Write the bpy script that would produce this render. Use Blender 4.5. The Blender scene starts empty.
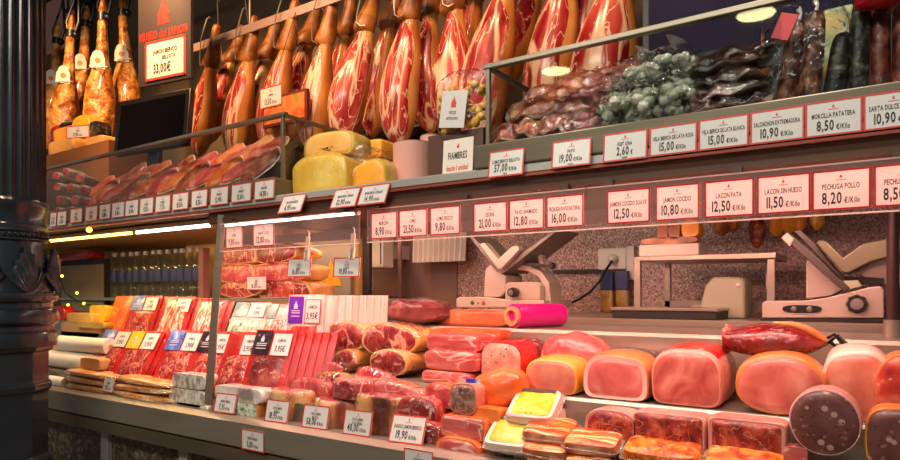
import bpy, bmesh, math, random
from mathutils import Vector, Matrix, noise
R = math.radians
random.seed(7)
SC = bpy.context.scene
COL = SC.collection
# ---------------------------------------------------------------- camera geometry (metres, x along the stall, y into it, z up)
EYE, F, CX, CY = 1.30, 633.0, 450.0, 295.0
PSI = math.atan2(422, 633)
SN, CS = math.sin(PSI), math.cos(PSI)
def k_(px): return CS + SN * (px - CX) / F
def at(px, py, Y):
    u = (px - CX) / F; t = Y / (CS + SN * u)
    return Vector((t * (CS * u - SN), Y, EYE + t * (CY - py) / F))
def X_(px, Y): return at(px, 0, Y).x
def Z_(px, py, Y): return at(px, py, Y).z
def mpp(px, Y): return Y / k_(px) / F
# ---------------------------------------------------------------- mesh builder
class MB:
    def __init__(s): s.v = []; s.f = []; s.m = Matrix()
    def add(s, vs, fs):
        n = len(s.v); s.v += [s.m @ Vector(p) for p in vs]; s.f += [tuple(n + i for i in f) for f in fs]; return s
    def box(s, x0, x1, y0, y1, z0, z1):
        vs = [(x, y, z) for z in (z0, z1) for y in (y0, y1) for x in (x0, x1)]
        return s.add(vs, [(0, 2, 3, 1), (4, 5, 7, 6), (0, 1, 5, 4), (2, 6, 7, 3), (0, 4, 6, 2), (1, 3, 7, 5)])
    def loft(s, rings, c0=True, c1=True, closed=True):
        n = len(rings[0]); vs = [p for r in rings for p in r]; fs = []
        for i in range(len(rings) - 1):
            for j in range(n if closed else n - 1):
                a, b = i * n + j, i * n + (j + 1) % n
                fs.append((a, b, b + n, a + n))
        if c0: fs.append(tuple(range(n))[::-1])
        if c1: fs.append(tuple(range((len(rings) - 1) * n, len(rings) * n)))
        return s.add(vs, fs)
    def tube(s, pts, r, n=8, caps=True):
        pts = [Vector(p) for p in pts]; rings = []
        rs = r if isinstance(r, (list, tuple)) else [r] * len(pts)
        ref = None
        for i, p in enumerate(pts):
            d = (pts[min(i + 1, len(pts) - 1)] - pts[max(i - 1, 0)]).normalized()
            if ref is None: ref = Vector((0, 0, 1)) if abs(d.z) < .9 else Vector((1, 0, 0))
            a = d.cross(ref).normalized(); b = a.cross(d).normalized(); ref = b
            rings.append([p + (a * math.cos(t) + b * math.sin(t)) * rs[i] for t in [2 * math.pi * q / n for q in range(n)]])
        return s.loft(rings, caps, caps)
    def lathe(s, prof, n=32, fn=None, c0=True, c1=True):
        rings = []
        for r, z in prof:
            rings.append([((r if not fn else fn(r, z, t)) * math.cos(t), (r if not fn else fn(r, z, t)) * math.sin(t), z) for t in [2 * math.pi * q / n for q in range(n)]])
        return s.loft(rings, c0, c1)
    def prism(s, pts, y0, y1):
        return s.loft([[(x, y0, z) for x, z in pts], [(x, y1, z) for x, z in pts]])
    def ell(s, c, r, nu=16, nv=10, jit=0., freq=6., e=1., seed=0):
        rings = []; cx, cy, cz = c
        sg = lambda a: math.copysign(abs(a) ** e, a)
        for i in range(nv + 1):
            ph = -math.pi / 2 + math.pi * (i * .96 + .02 * nv) / nv
            ring = []
            for j in range(nu):
                th = 2 * math.pi * j / nu
                d = Vector((sg(math.cos(ph)) * sg(math.cos(th)), sg(math.cos(ph)) * sg(math.sin(th)), sg(math.sin(ph))))
                q = 1 + jit * noise.noise(d * freq * .4 + Vector((seed * 3.1, seed * 1.7, seed)))
                ring.append((cx + r[0] * d.x * q, cy + r[1] * d.y * q, cz + r[2] * d.z * q))
            rings.append(ring)
        return s.loft(rings)
    def build(s, name, mat, parent=None, loc=None, smooth=True, bevel=0., ang=38, sub=0):
        me = bpy.data.meshes.new(name); me.from_pydata(s.v, [], s.f)
        bm = bmesh.new(); bm.from_mesh(me)
        bmesh.ops.recalc_face_normals(bm, faces=bm.faces); bm.to_mesh(me); bm.free()
        if smooth:
            me.shade_smooth(); me.set_sharp_from_angle(angle=R(ang))
        if mat: me.materials.append(mat)
        o = bpy.data.objects.new(name, me); COL.objects.link(o)
        if parent: o.parent = parent
        if loc is not None: o.location = loc
        if bevel:
            m = o.modifiers.new('bevel', 'BEVEL'); m.width = bevel; m.segments = 2; m.limit_method = 'ANGLE'; m.angle_limit = R(40)
        if sub:
            m = o.modifiers.new('sub', 'SUBSURF'); m.levels = sub; m.render_levels = sub
        return o
def tag(o, label, cat, group=None, kind=None, ry=0):
    if ry: o.rotation_euler.y = ry
    o['label'] = label; o['category'] = cat
    if group: o['group'] = group
    if kind: o['kind'] = kind
    return o
def struct(o): o['kind'] = 'structure'; return o
def thing(name, label, cat, loc=(0, 0, 0), rot=(0, 0, 0), group=None):
    o = bpy.data.objects.new(name, None); o.empty_display_size = .05; COL.objects.link(o)
    o.location = loc; o.rotation_euler = rot
    return tag(o, label, cat, group)
def dup(root, loc, rot=None, label=None, group=None, scale=None):
    r = root.copy(); COL.objects.link(r); r.location = loc
    if rot is not None: r.rotation_euler = rot
    if label: r['label'] = label
    if group: r['group'] = group
    if scale: r.scale = scale
    for ch in root.children:
        c = ch.copy(); COL.objects.link(c); c.parent = r
        for g in ch.children:
            d = g.copy(); COL.objects.link(d); d.parent = c
    return r
# ---------------------------------------------------------------- materials
def lin(h):
    if not isinstance(h, str): return tuple(h) + (1,) if len(h) == 3 else tuple(h)
    h = h.lstrip('#'); c = [int(h[i:i + 2], 16) / 255 for i in (0, 2, 4)]
    return tuple((x / 12.92 if x <= .04045 else ((x + .055) / 1.055) ** 2.4) for x in c) + (1,)
def newmat(name):
    m = bpy.data.materials.new(name); m.use_nodes = True
    nt = m.node_tree; b = nt.nodes['Principled BSDF']
    return m, nt, b
def mat(name, col, rough=.5, metal=0., coat=0., emit=None, es=0., spec=.5, bump=0., bscale=60., sss=0.):
    m, nt, b = newmat(name)
    b.inputs['Base Color'].default_value = lin(col); b.inputs['Roughness'].default_value = rough
    b.inputs['Metallic'].default_value = metal; b.inputs['Coat Weight'].default_value = coat
    b.inputs['Specular IOR Level'].default_value = spec
    if emit: b.inputs['Emission Color'].default_value = lin(emit); b.inputs['Emission Strength'].default_value = es
    if bump:
        tc = nt.nodes.new('ShaderNodeTexCoord'); n = nt.nodes.new('ShaderNodeTexNoise'); n.inputs['Scale'].default_value = bscale
        bp = nt.nodes.new('ShaderNodeBump'); bp.inputs['Strength'].default_value = bump; bp.inputs['Distance'].default_value = .004
        nt.links.new(tc.outputs['Object'], n.inputs['Vector']); nt.links.new(n.outputs['Fac'], bp.inputs['Height']); nt.links.new(bp.outputs['Normal'], b.inputs['Normal'])
    return m
def ramp(nt, stops):
    cr = nt.nodes.new('ShaderNodeValToRGB'); el = cr.color_ramp.elements
    while len(el) < len(stops): el.new(.5)
    for e, (p, c) in zip(el, stops): e.position = p; e.color = lin(c)
    return cr
def nmat(name, stops, scale=10., stretch=(1, 1, 1), detail=5., dist=0., rough=.45, coat=0., bump=.2, bscale=None, film=0., kind='noise', metal=0., rot=(0, 0, 0), bd=.004, specks=None, crough=.1, veins=None, fdist=.018):
    """procedural: noise / wave / voronoi through a colour ramp; film = crinkled clear plastic (coat with its own bump); specks = (scale, size, colour)"""
    m, nt, b = newmat(name); L = nt.links.new
    tc = nt.nodes.new('ShaderNodeTexCoord'); mp = nt.nodes.new('ShaderNodeMapping'); mp.inputs['Scale'].default_value = stretch; mp.inputs['Rotation'].default_value = rot
    oi = nt.nodes.new('ShaderNodeObjectInfo'); ad = nt.nodes.new('ShaderNodeVectorMath'); ad.operation = 'ADD'
    ml = nt.nodes.new('ShaderNodeMath'); ml.operation = 'MULTIPLY'; ml.inputs[1].default_value = 13.0
    L(oi.outputs['Random'], ml.inputs[0]); L(tc.outputs['Object'], ad.inputs[0]); L(ml.outputs[0], ad.inputs[1]); L(ad.outputs[0], mp.inputs['Vector'])
    if kind == 'wave':
        t = nt.nodes.new('ShaderNodeTexWave'); t.inputs['Scale'].default_value = scale; t.inputs['Distortion'].default_value = dist; t.inputs['Detail'].default_value = detail; t.inputs['Detail Scale'].default_value = 1.6
        out = t.outputs['Fac']
    elif kind == 'voronoi':
        t = nt.nodes.new('ShaderNodeTexVoronoi'); t.inputs['Scale'].default_value = scale; out = t.outputs['Distance']
    else:
        t = nt.nodes.new('ShaderNodeTexNoise'); t.inputs['Scale'].default_value = scale; t.inputs['Detail'].default_value = detail; t.inputs['Distortion'].default_value = dist
        out = t.outputs['Fac']
    L(mp.outputs[0], t.inputs['Vector'])
    cr = ramp(nt, stops); L(out, cr.inputs['Fac']); cout = cr.outputs['Color']
    for vs_, vst, vw, vc, vd in veins or ():
        m2_ = nt.nodes.new('ShaderNodeMapping'); m2_.inputs['Scale'].default_value = vst; L(ad.outputs[0], m2_.inputs['Vector'])
        v = nt.nodes.new('ShaderNodeTexNoise'); v.inputs['Scale'].default_value = vs_; v.inputs['Detail'].default_value = 2.5; v.inputs['Distortion'].default_value = vd; L(m2_.outputs[0], v.inputs['Vector'])
        s1 = nt.nodes.new('ShaderNodeMath'); s1.operation = 'SUBTRACT'; s1.inputs[1].default_value = .5; L(v.outputs['Fac'], s1.inputs[0])
        s2 = nt.nodes.new('ShaderNodeMath'); s2.operation = 'ABSOLUTE'; L(s1.outputs[0], s2.inputs[0])
        r2 = ramp(nt, [(vw * .35, (1, 1, 1)), (vw, (0, 0, 0))]); L(s2.outputs[0], r2.inputs['Fac'])
        mx = nt.nodes.new('ShaderNodeMix'); mx.data_type = 'RGBA'; L(r2.outputs['Color'], mx.inputs['Factor']); L(cout, mx.inputs['A']); mx.inputs['B'].default_value = lin(vc); cout = mx.outputs['Result']
    if specks:
        for ss, sz_, sc in specks:
            v = nt.nodes.new('ShaderNodeTexVoronoi'); v.inputs['Scale'].default_value = ss
            L(mp.outputs[0], v.inputs['Vector'])
            r2 = ramp(nt, [(sz_, (1, 1, 1)), (sz_ * 1.25, (0, 0, 0))]); L(v.outputs['Distance'], r2.inputs['Fac'])
            mx = nt.nodes.new('ShaderNodeMix'); mx.data_type = 'RGBA'; L(r2.outputs['Color'], mx.inputs['Factor']); L(cout, mx.inputs['A']); mx.inputs['B'].default_value = lin(sc); cout = mx.outputs['Result']
    L(cout, b.inputs['Base Color'])
    b.inputs['Roughness'].default_value = rough; b.inputs['Metallic'].default_value = metal; b.inputs['Coat Weight'].default_value = max(coat, film); b.inputs['Coat Roughness'].default_value = crough
    if bump:
        n = nt.nodes.new('ShaderNodeTexNoise'); n.inputs['Scale'].default_value = bscale or scale * 1.5; n.inputs['Detail'].default_value = 4
        L(mp.outputs[0], n.inputs['Vector'])
        bp = nt.nodes.new('ShaderNodeBump'); bp.inputs['Strength'].default_value = bump; bp.inputs['Distance'].default_value = bd
        L(n.outputs['Fac'], bp.inputs['Height']); L(bp.outputs['Normal'], b.inputs['Normal'])
    if film:
        n2 = nt.nodes.new('ShaderNodeTexNoise'); n2.inputs['Scale'].default_value = 26; n2.inputs['Detail'].default_value = 3; n2.inputs['Distortion'].default_value = 1.5
        L(ad.outputs[0], n2.inputs['Vector'])
        b2 = nt.nodes.new('ShaderNodeBump'); b2.inputs['Strength'].default_value = .9; b2.inputs['Distance'].default_value = fdist
        L(n2.outputs['Fac'], b2.inputs['Height']); L(b2.outputs['Normal'], b.inputs['Coat Normal'])
    return m
def glassmat(name, tint='#ffffff', refl=1., rough=.02, opac=.0, col='#ffffff', crinkle=0., ior=1.45):
    """clear pane / film: transparent mixed with a fresnel gloss and, if opac, some milky diffuse"""
    m = bpy.data.materials.new(name); m.use_nodes = True; nt = m.node_tree; nt.nodes.clear(); L = nt.links.new
    out = nt.nodes.new('ShaderNodeOutputMaterial'); tr = nt.nodes.new('ShaderNodeBsdfTransparent'); tr.inputs[0].default_value = lin(tint)
    gl = nt.nodes.new('ShaderNodeBsdfGlossy'); gl.inputs['Roughness'].default_value = rough
    ge = nt.nodes.new('ShaderNodeNewGeometry'); dt = nt.nodes.new('ShaderNodeVectorMath'); dt.operation = 'DOT_PRODUCT'; L(ge.outputs['Incoming'], dt.inputs[0]); L(ge.outputs['Normal'], dt.inputs[1])
    def mth(op, a, b=None, clamp=False):
        n = nt.nodes.new('ShaderNodeMath'); n.operation = op; n.use_clamp = clamp
        for q, v in enumerate((a, b)):
            if v is None: continue
            if isinstance(v, (int, float)): n.inputs[q].default_value = v
            else: L(v, n.inputs[q])
        return n.outputs[0]
    r0 = ((ior - 1) / (ior + 1)) ** 2
    sch = mth('MULTIPLY', mth('ADD', mth('MULTIPLY', mth('POWER', mth('SUBTRACT', 1.0, mth('ABSOLUTE', dt.outputs['Value']), True), 5.0), 1 - r0), r0), refl, True)
    mx = nt.nodes.new('ShaderNodeMixShader'); L(sch, mx.inputs[0])
    base = tr.outputs[0]
    if opac:
        df = nt.nodes.new('ShaderNodeBsdfDiffuse'); df.inputs[0].default_value = lin(col)
        m2 = nt.nodes.new('ShaderNodeMixShader'); m2.inputs[0].default_value = opac; L(tr.outputs[0], m2.inputs[1]); L(df.outputs[0], m2.inputs[2]); base = m2.outputs[0]
    L(base, mx.inputs[1]); L(gl.outputs[0], mx.inputs[2]); L(mx.outputs[0], out.inputs[0])
    if crinkle:
        tc = nt.nodes.new('ShaderNodeTexCoord'); n = nt.nodes.new('ShaderNodeTexNoise'); n.inputs['Scale'].default_value = 24; n.inputs['Distortion'].default_value = 1.2
        bp = nt.nodes.new('ShaderNodeBump'); bp.inputs['Strength'].default_value = crinkle; bp.inputs['Distance'].default_value = .015
        L(tc.outputs['Object'], n.inputs['Vector']); L(n.outputs['Fac'], bp.inputs['Height']); L(bp.outputs['Normal'], gl.inputs['Normal']); L(bp.outputs['Normal'], dt.inputs[1])
    return m
def emis(name, col, s):
    return mat(name, '#000000', emit=col, es=s)
W_ = lambda h: h
STEEL = nmat('steel', [(.3, '#a89e8c'), (.7, '#b2a898')], scale=3, stretch=(1, 1, 20), rough=.28, metal=.62, bump=.04, bscale=8)
STEELD = nmat('dull_steel', [(.3, '#857a66'), (.7, '#8e8472')], scale=3, stretch=(1, 1, 20), rough=.33, metal=.6, bump=.04, bscale=8)
ALU = mat('painted_metal', '#b9b0aa', .4, .3)
GRANITE = nmat('granite', [(.3, '#4e3630'), (.44, '#86645a'), (.56, '#b08c80'), (.72, '#dcc0b4')], scale=130, detail=8, rough=.4, bump=0, specks=[(300, .2, '#3a2a26'), (240, .16, '#d8c2b6')])
GRANITED = nmat('dark_granite', [(.3, '#1c1610'), (.5, '#5a4a38'), (.7, '#93836c')], scale=60, detail=8, rough=.3, bump=0, specks=[(110, .2, '#1a140e')])
IRON = nmat('cast_iron_paint', [(.3, '#20272e'), (.7, '#2d353d')], scale=6, rough=.24, bump=.15, bscale=40, coat=.5)
GLASS = glassmat('clear_glass', '#f2f6f4', 1.0)
VGLASS = glassmat('valance_glass', '#f4f2f0', 1.0, opac=.08, col='#ffd8d0')
FILM = glassmat('clear_film', '#ffffff', 1.5, rough=.09, opac=0, crinkle=1., ior=1.4)
FILMW = glassmat('milky_film', '#ffffff', 2.2, rough=.16, opac=.12, col='#f5efe6', crinkle=1., ior=1.4)
WHITE = mat('white_card', '#dcd8d2', .45)
STEELB = mat('bright_steel', '#c4c0b6', .3, .4)
FILME = glassmat('film_edge', '#ffffff', 2.2, rough=.2, opac=.3, col='#d8b8a8', crinkle=1., ior=1.4)
PAPER = mat('paper', '#efe6d8', .8)
REDB = mat('red_border', '#d23a2c', .5)
CREST = mat('crest_red', '#d8473a', .5)
INK = mat('black_ink', '#2a2422', .6)
BLACK = mat('black_plastic', '#141315', .35)
DARK = mat('dark_paint', '#221d1a', .6)
BROWN = mat('brown_metal', '#5e4032', .5, .15)
POSTM = mat('post_metal', '#4a3230', .4, .3)
# meats
HAMCUT = nmat('cured_ham_cut', [(.30, '#5c0d14'), (.46, '#9c1f24'), (.60, '#c03c3a'), (.75, '#d8685c')], scale=9, stretch=(1.4, 1.4, .6), detail=4, dist=.8, rough=.28, coat=.3, bump=.3, bscale=22, veins=[(5, (2.2, 2.2, .4), .038, '#eccaa4', .6), (16, (1.8, 1.8, .6), .016, '#dc9c84', .5)])
HAMSIDE = nmat('cured_ham_side', [(.32, '#7c1418'), (.47, '#a82a28'), (.6, '#c84c42'), (.74, '#dc7a66')], scale=8, stretch=(2.4, 2.4, .4), detail=4, dist=.6, rough=.28, coat=.3, bump=.25, bscale=20, veins=[(4.5, (2.6, 2.6, .3), .05, '#ecc8a4', .6), (13, (2, 2, .5), .02, '#f0c8a8', .6)])
RIND = nmat('ham_rind', [(.3, '#96501e'), (.5, '#c47c34'), (.68, '#e0a860')], scale=6, stretch=(1, 1, .5), detail=5, rough=.36, coat=.25, bump=.35, bscale=18)
HOCK = nmat('ham_hock', [(.3, '#4a260e'), (.5, '#8a5220'), (.7, '#b87c38')], scale=12, detail=4, rough=.42, bump=.5, bscale=26)
GOLD = nmat('golden_ham_skin', [(.3, '#6a3008'), (.45, '#b4661c'), (.58, '#dc9a40'), (.74, '#f0c888')], scale=11, detail=6, dist=.8, rough=.32, coat=.35, bump=1., bscale=15, bd=.03)
FAT = nmat('fat', [(.3, '#e9bd84'), (.7, '#f7e0bd')], scale=9, rough=.35, bump=.2, film=.35)
YFAT = nmat('yellow_fat', [(.3, '#c87e34'), (.5, '#e2ab5c'), (.7, '#f2d09a')], scale=9, detail=5, rough=.35, bump=.25, film=.7)
CHUNK = nmat('ham_chunk_cut', [(.30, '#520a0e'), (.46, '#8c1618'), (.60, '#b03026'), (.76, '#c85844')], scale=14, detail=4, dist=.8, rough=.3, bump=.25, film=.8, veins=[(10, (1, 1, 1), .022, '#dca288', .6), (26, (1, 1, 1), .014, '#cc7868', .5)])
CHUNKP = nmat('pale_chunk_cut', [(.30, '#9a262c'), (.48, '#c24446'), (.62, '#d86a64'), (.76, '#ec9c90')], scale=13, detail=4, dist=.8, rough=.3, bump=.25, film=.8, veins=[(12, (1, 1, 1), .020, '#e2a08c', .5)])
CRUST = nmat('dark_crust', [(.3, '#2c130d'), (.55, '#5b2a1a'), (.75, '#8a4c2c')], scale=20, rough=.5, bump=.5, film=.5)
COOKED = nmat('cooked_ham_face', [(.30, '#a8463c'), (.44, '#c46454'), (.58, '#d4806e'), (.75, '#e6a490')], scale=13, detail=5, dist=1.0, rough=.35, bump=.12, coat=.25)
COOKED2 = nmat('pale_ham_face', [(.30, '#c0644e'), (.5, '#d07a62'), (.7, '#dc9478')], scale=22, detail=5, rough=.35, bump=.1, coat=.25)
COOKED3 = nmat('rosy_ham_face', [(.30, '#a83c38'), (.48, '#c65650'), (.62, '#d6766a'), (.76, '#e69e8c')], scale=11, detail=5, dist=1.2, rough=.35, bump=.12, coat=.25)
SKINP = nmat('pink_casing', [(.3, '#c4705e'), (.7, '#dc9882')], scale=6, rough=.35, bump=.15, film=.6)
SKINY = nmat('yellow_casing', [(.3, '#d9861c'), (.6, '#f0b13c'), (.75, '#f8d27a')], scale=7, rough=.3, bump=.15, film=.8)
SKINW = nmat('white_fat_rim', [(.3, '#dca898'), (.7, '#f0d0c2')], scale=10, rough=.35, bump=.15, coat=.3)
SKINO = nmat('orange_rim', [(.3, '#b8642c'), (.7, '#d8904c')], scale=10, rough=.35, bump=.15, film=.5)
MORT = nmat('mortadella_face', [(.3, '#5e302e'), (.7, '#7a4642')], scale=30, rough=.4, bump=.06, coat=.2, specks=[(38, .20, '#b88c80'), (64, .18, '#8a5c54'), (80, .14, '#3e1a1a')])
def papermat(name, col, tr):
    m, nt, b = newmat(name); b.inputs['Base Color'].default_value = lin(col); b.inputs['Roughness'].default_value = .5
    t = nt.nodes.new('ShaderNodeBsdfTranslucent'); t.inputs[0].default_value = lin(col); mx = nt.nodes.new('ShaderNodeMixShader'); mx.inputs[0].default_value = tr
    nt.links.new(b.outputs[0], mx.inputs[1]); nt.links.new(t.outputs[0], mx.inputs[2]); nt.links.new(mx.outputs[0], nt.nodes['Material Output'].inputs[0]); return m
THIN = papermat('thin_card', '#f0e6e2', .55)
THINR = papermat('thin_red_border', '#d8281c', .5)
MORTC = nmat('mortadella_casing', [(.3, '#b8827c'), (.7, '#e0b8ac')], scale=10, rough=.3, bump=.2, film=.8)
CHORF = nmat('chorizo_face', [(.3, '#8e1d16'), (.5, '#b83a28'), (.7, '#d8765a')], scale=30, rough=.35, bump=.1, coat=.2, specks=[(60, .15, '#d08868')])
TERR = nmat('terrine_side', [(.3, '#5e0e0c'), (.46, '#8e2016'), (.6, '#b8452c'), (.76, '#dc8a64')], scale=38, detail=5, dist=.4, rough=.35, bump=.25, film=.6, veins=[(26, (1, 1, 1), .016, '#c87050', .8)])
TERRT = nmat('terrine_top', [(.3, '#cc7c70'), (.7, '#e4a498')], scale=16, rough=.35, bump=.2, film=.7)
PATE = nmat('pate_face', [(.3, '#c07a66'), (.5, '#d89a84'), (.7, '#ecc0a8')], scale=30, rough=.4, bump=.15, coat=.2, specks=[(60, .16, '#6e3a30')])
BACON = nmat('bacon', [(.3, '#a83006'), (.48, '#d25414'), (.64, '#ea8230'), (.8, '#f4b062')], scale=11, stretch=(.6, 3, 1), dist=.7, detail=4, rough=.3, bump=.3, film=.8, bscale=20, veins=[(6, (.5, 5, 1), .035, '#f6cc90', .5)])
RIBS = nmat('glazed_ribs', [(.32, '#9a2c08'), (.46, '#cc5c12'), (.6, '#ec8e2c'), (.74, '#fac06a')], scale=26, dist=1, detail=4, rough=.25, bump=1, bscale=24, film=.7, bd=.018)
ORANGEM = nmat('orange_smoked', [(.3, '#d8481a'), (.55, '#ee7a30'), (.75, '#f8b070')], scale=7, rough=.3, bump=.2, film=.9)
BROWNF = nmat('brown_cut_face', [(.3, '#5e342a'), (.5, '#8a5a4a'), (.7, '#b48a76')], scale=36, veins=[(34, (1, 1, 1), .014, '#c09884', .6)], rough=.4, bump=.2, film=.5)
BLOCK = nmat('pink_block', [(.3, '#a83a3a'), (.48, '#c4524e'), (.64, '#d87468'), (.78, '#eaa494')], scale=11, stretch=(.6, 1, 2.2), dist=.6, detail=5, rough=.3, bump=.15, film=.9, veins=[(8, (.6, 1, 2), .018, '#ecb0a0', .6)])
SALMON = nmat('salmon_slab', [(.3, '#c84a26'), (.6, '#e47646'), (.75, '#f0a070')], scale=10, stretch=(1, 3, 1), rough=.3, bump=.2, film=.7)
NETHAM = nmat('netted_ham', [(.3, '#4a1418'), (.5, '#742c2c'), (.64, '#964e48'), (.76, '#c08478')], scale=8, dist=.8, rough=.35, bump=.3, film=.7)
DARKHAM = nmat('deep_red_ham', [(.3, '#4a0608'), (.5, '#7a100e'), (.66, '#9c2018'), (.78, '#c0442c')], scale=9, dist=.8, detail=4, rough=.25, bump=.25, film=1.)
FISH = nmat('cream_fillet', [(.3, '#c8702c'), (.5, '#e6a860'), (.68, '#f6dcb0')], scale=14, stretch=(.5, 1, 3), dist=1, rough=.3, bump=.3, film=.8)
NOUG = nmat('pale_bar', [(.35, '#8a8474'), (.5, '#c8c2b2'), (.65, '#eae6da')], scale=40, stretch=(1.5, 1.5, 1), rough=.4, bump=.2, film=.7)
REDPK = nmat('red_pack', [(.3, '#960606'), (.5, '#b80e0e'), (.7, '#d0201a')], scale=9, rough=.35, bump=.15, film=.5)
SLICES = nmat('sliced_meat', [(.3, '#6e0e10'), (.48, '#9c1e1c'), (.62, '#bc4438'), (.76, '#dc8474')], scale=26, dist=1.2, detail=3, rough=.3, bump=.25, film=.8, veins=[(20, (1, 1, 1), .03, '#dc8a7a', 1.2)])
SLICEW = nmat('streaky_slices', [(.3, '#b82a22'), (.48, '#d4503e'), (.6, '#e88e72'), (.72, '#f6cdb6')], scale=20, stretch=(2.5, 1, 1), rot=(0, .6, 0), dist=1, detail=3, rough=.3, bump=.25, film=.8, veins=[(14, (2.4, 1, 1), .06, '#f8dccc', .6)])
SLICEO = nmat('orange_slices', [(.3, '#c03c0e'), (.5, '#e2661e'), (.65, '#f09048'), (.78, '#f8c890')], scale=22, dist=1, detail=3, rough=.3, bump=.25, film=.8)
GREENP = nmat('speckled_green_pack', [(.35, '#e8e8dc'), (.52, '#b8c4a8'), (.62, '#5c7a5c')], scale=60, rough=.35, bump=.15, film=.7)
WHITEPK = nmat('white_pack', [(.3, '#d8a89c'), (.5, '#e8c8bc'), (.7, '#f2ddd2')], scale=4, stretch=(14, 14, .4), rough=.3, bump=.3, film=.8)
BLUEL = nmat('blue_label', [(.4, '#3c62b8'), (.6, '#8ea8dc'), (.7, '#d8e0f0')], scale=26, rough=.4, bump=0)
YELL = nmat('yellow_label', [(.4, '#e8b80c'), (.7, '#f4d43c')], scale=20, rough=.35, bump=0, film=.4, specks=[(60, .16, '#8a7a2a')])
PURP = mat('purple_label', '#6a22b0', .4)
PINKF = mat('pink_film_roll', '#e0108c', .25, coat=.6, bump=.2, bscale=30)
CARDB = mat('cardboard', '#c89a68', .8)
CHEESE = nmat('cheese', [(.3, '#d89a40'), (.7, '#eec070')], scale=6, rough=.45, bump=.15)
CHEESEY = nmat('yellow_cheese', [(.3, '#c89a2c'), (.55, '#dcb84c'), (.75, '#ecd688')], scale=6, rough=.35, bump=.2, film=.8)
CHEESEO = nmat('orange_cheese', [(.3, '#e08a14'), (.7, '#f2aa34')], scale=6, rough=.4, bump=.1, film=.3)
PINKP = mat('pink_paper', '#d9a090', .7, bump=.1, bscale=30)
DRYPK = nmat('dried_meat_pack', [(.3, '#4a1a14'), (.45, '#8a3c34'), (.58, '#bc7468'), (.72, '#e0b0a4')], scale=16, dist=1, rough=.3, bump=.5, film=1., bd=.008)
DARKPK = nmat('dark_pack', [(.3, '#160c08'), (.5, '#34180e'), (.62, '#8a4a1a'), (.74, '#c07c3a')], scale=7, dist=1, rough=.3, bump=.4, film=1., bd=.008)
BALLS = nmat('pale_green_balls', [(.3, '#868873'), (.5, '#b0b09a'), (.68, '#d8d6c6')], scale=34, rough=.4, bump=.4, film=.7)
SAUSB = nmat('brown_sausage', [(.38, '#3a160c'), (.5, '#743420'), (.6, '#a8644a'), (.68, '#d0a48c')], scale=48, stretch=(1, 1, .8), rough=.4, bump=.5, film=.5)
SAUSD = nmat('dark_sausage', [(.38, '#0e0b0a'), (.52, '#2a221c'), (.62, '#5a5246'), (.7, '#8a8472')], scale=48, rough=.4, bump=.5, film=.5)
SAUSR = nmat('red_sausage', [(.36, '#521610'), (.5, '#84301c'), (.6, '#a85236'), (.7, '#c88a6a')], scale=40, rough=.35, bump=.4, film=.4)
SALW = nmat('salami_casing', [(.3, '#a89488'), (.7, '#dccdc0')], scale=18, rough=.5, bump=.3)
WATER = glassmat('water_bottle', '#dfe4e2', 1.8, rough=.05, opac=.03, col='#cfd6d4', ior=1.4)
LABB = mat('bottle_label', '#26346a', .5)
SOFTW = mat('off_white_plastic', '#cfc2b4', .4)
PLAST = mat('milky_plastic', '#a8a88e', .35)
SCREEN = mat('screen_glass', '#0b0b10', .08, coat=.5)
SIGNG = mat('sign_grey', '#3c3233', .45)
SIGNR = mat('sign_red', '#e02018', .5)
WALLD = nmat('upper_wall', [(.3, '#5c4e3a'), (.7, '#74634a')], scale=2, rough=.7, bump=.05)
WALLT = nmat('tan_wall', [(.3, '#bc9658'), (.7, '#d0ae72')], scale=2, rough=.7, bump=.05)
LED = emis('led_tube', '#ffd9c8', 7.0)
LEDY = emis('led_tube_warm', '#ffd060', 5.0)
LAMPE = emis('pendant_glow', '#fff0b0', 22.0)
FAIRY = emis('fairy_bulb', '#ffc040', 6.0)
GREEN = mat('green_wire', '#2c4a22', .6)
# ---------------------------------------------------------------- lettering (glyph outlines cached once)
GL = {}
def glyph(c):
    if c in GL: return GL[c]
    cu = bpy.data.curves.new('g', 'FONT'); cu.body = c; cu.resolution_u = 2; cu.offset = .022
    o = bpy.data.objects.new('g', cu); COL.objects.link(o)
    bpy.context.view_layer.update()
    me = bpy.data.meshes.new_from_object(o.evaluated_get(bpy.context.evaluated_depsgraph_get()))
    vs = [(v.co.x, v.co.y) for v in me.vertices]; fs = [tuple(p.vertices) for p in me.polygons]
    bpy.data.objects.remove(o); bpy.data.curves.remove(cu); bpy.data.meshes.remove(me)
    x0 = min((v[0] for v in vs), default=0); x1 = max((v[0] for v in vs), default=.25)
    GL[c] = ([(x - x0, y) for x, y in vs], fs, x1 - x0); return GL[c]
for ch in "ABCDEFGHIJKLMNOPQRSTUVWXYZ0123456789.,/€delaiouKnrsc": glyph(ch)
def write(mb, s, cx, z, h, y=0., sx=.6, maxw=None, shear=0.):
    """a line of text in the local xz plane facing -y, centred on cx with baseline z and cap height h"""
    k = h / .72; w = 0; items = []
    for c in s:
        if c == ' ': w += .3; continue
        g = glyph(c); items.append((g, w)); w += g[2] + .09
    fx = k * sx
    if maxw and w * fx > maxw: fx = maxw / w
    if mb is None: return w * fx
    for g, x in items:
        mb.add([(cx + (x + a - w / 2) * fx + shear * b * k, y, z + b * k) for a, b in g[0]], g[1])
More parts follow.
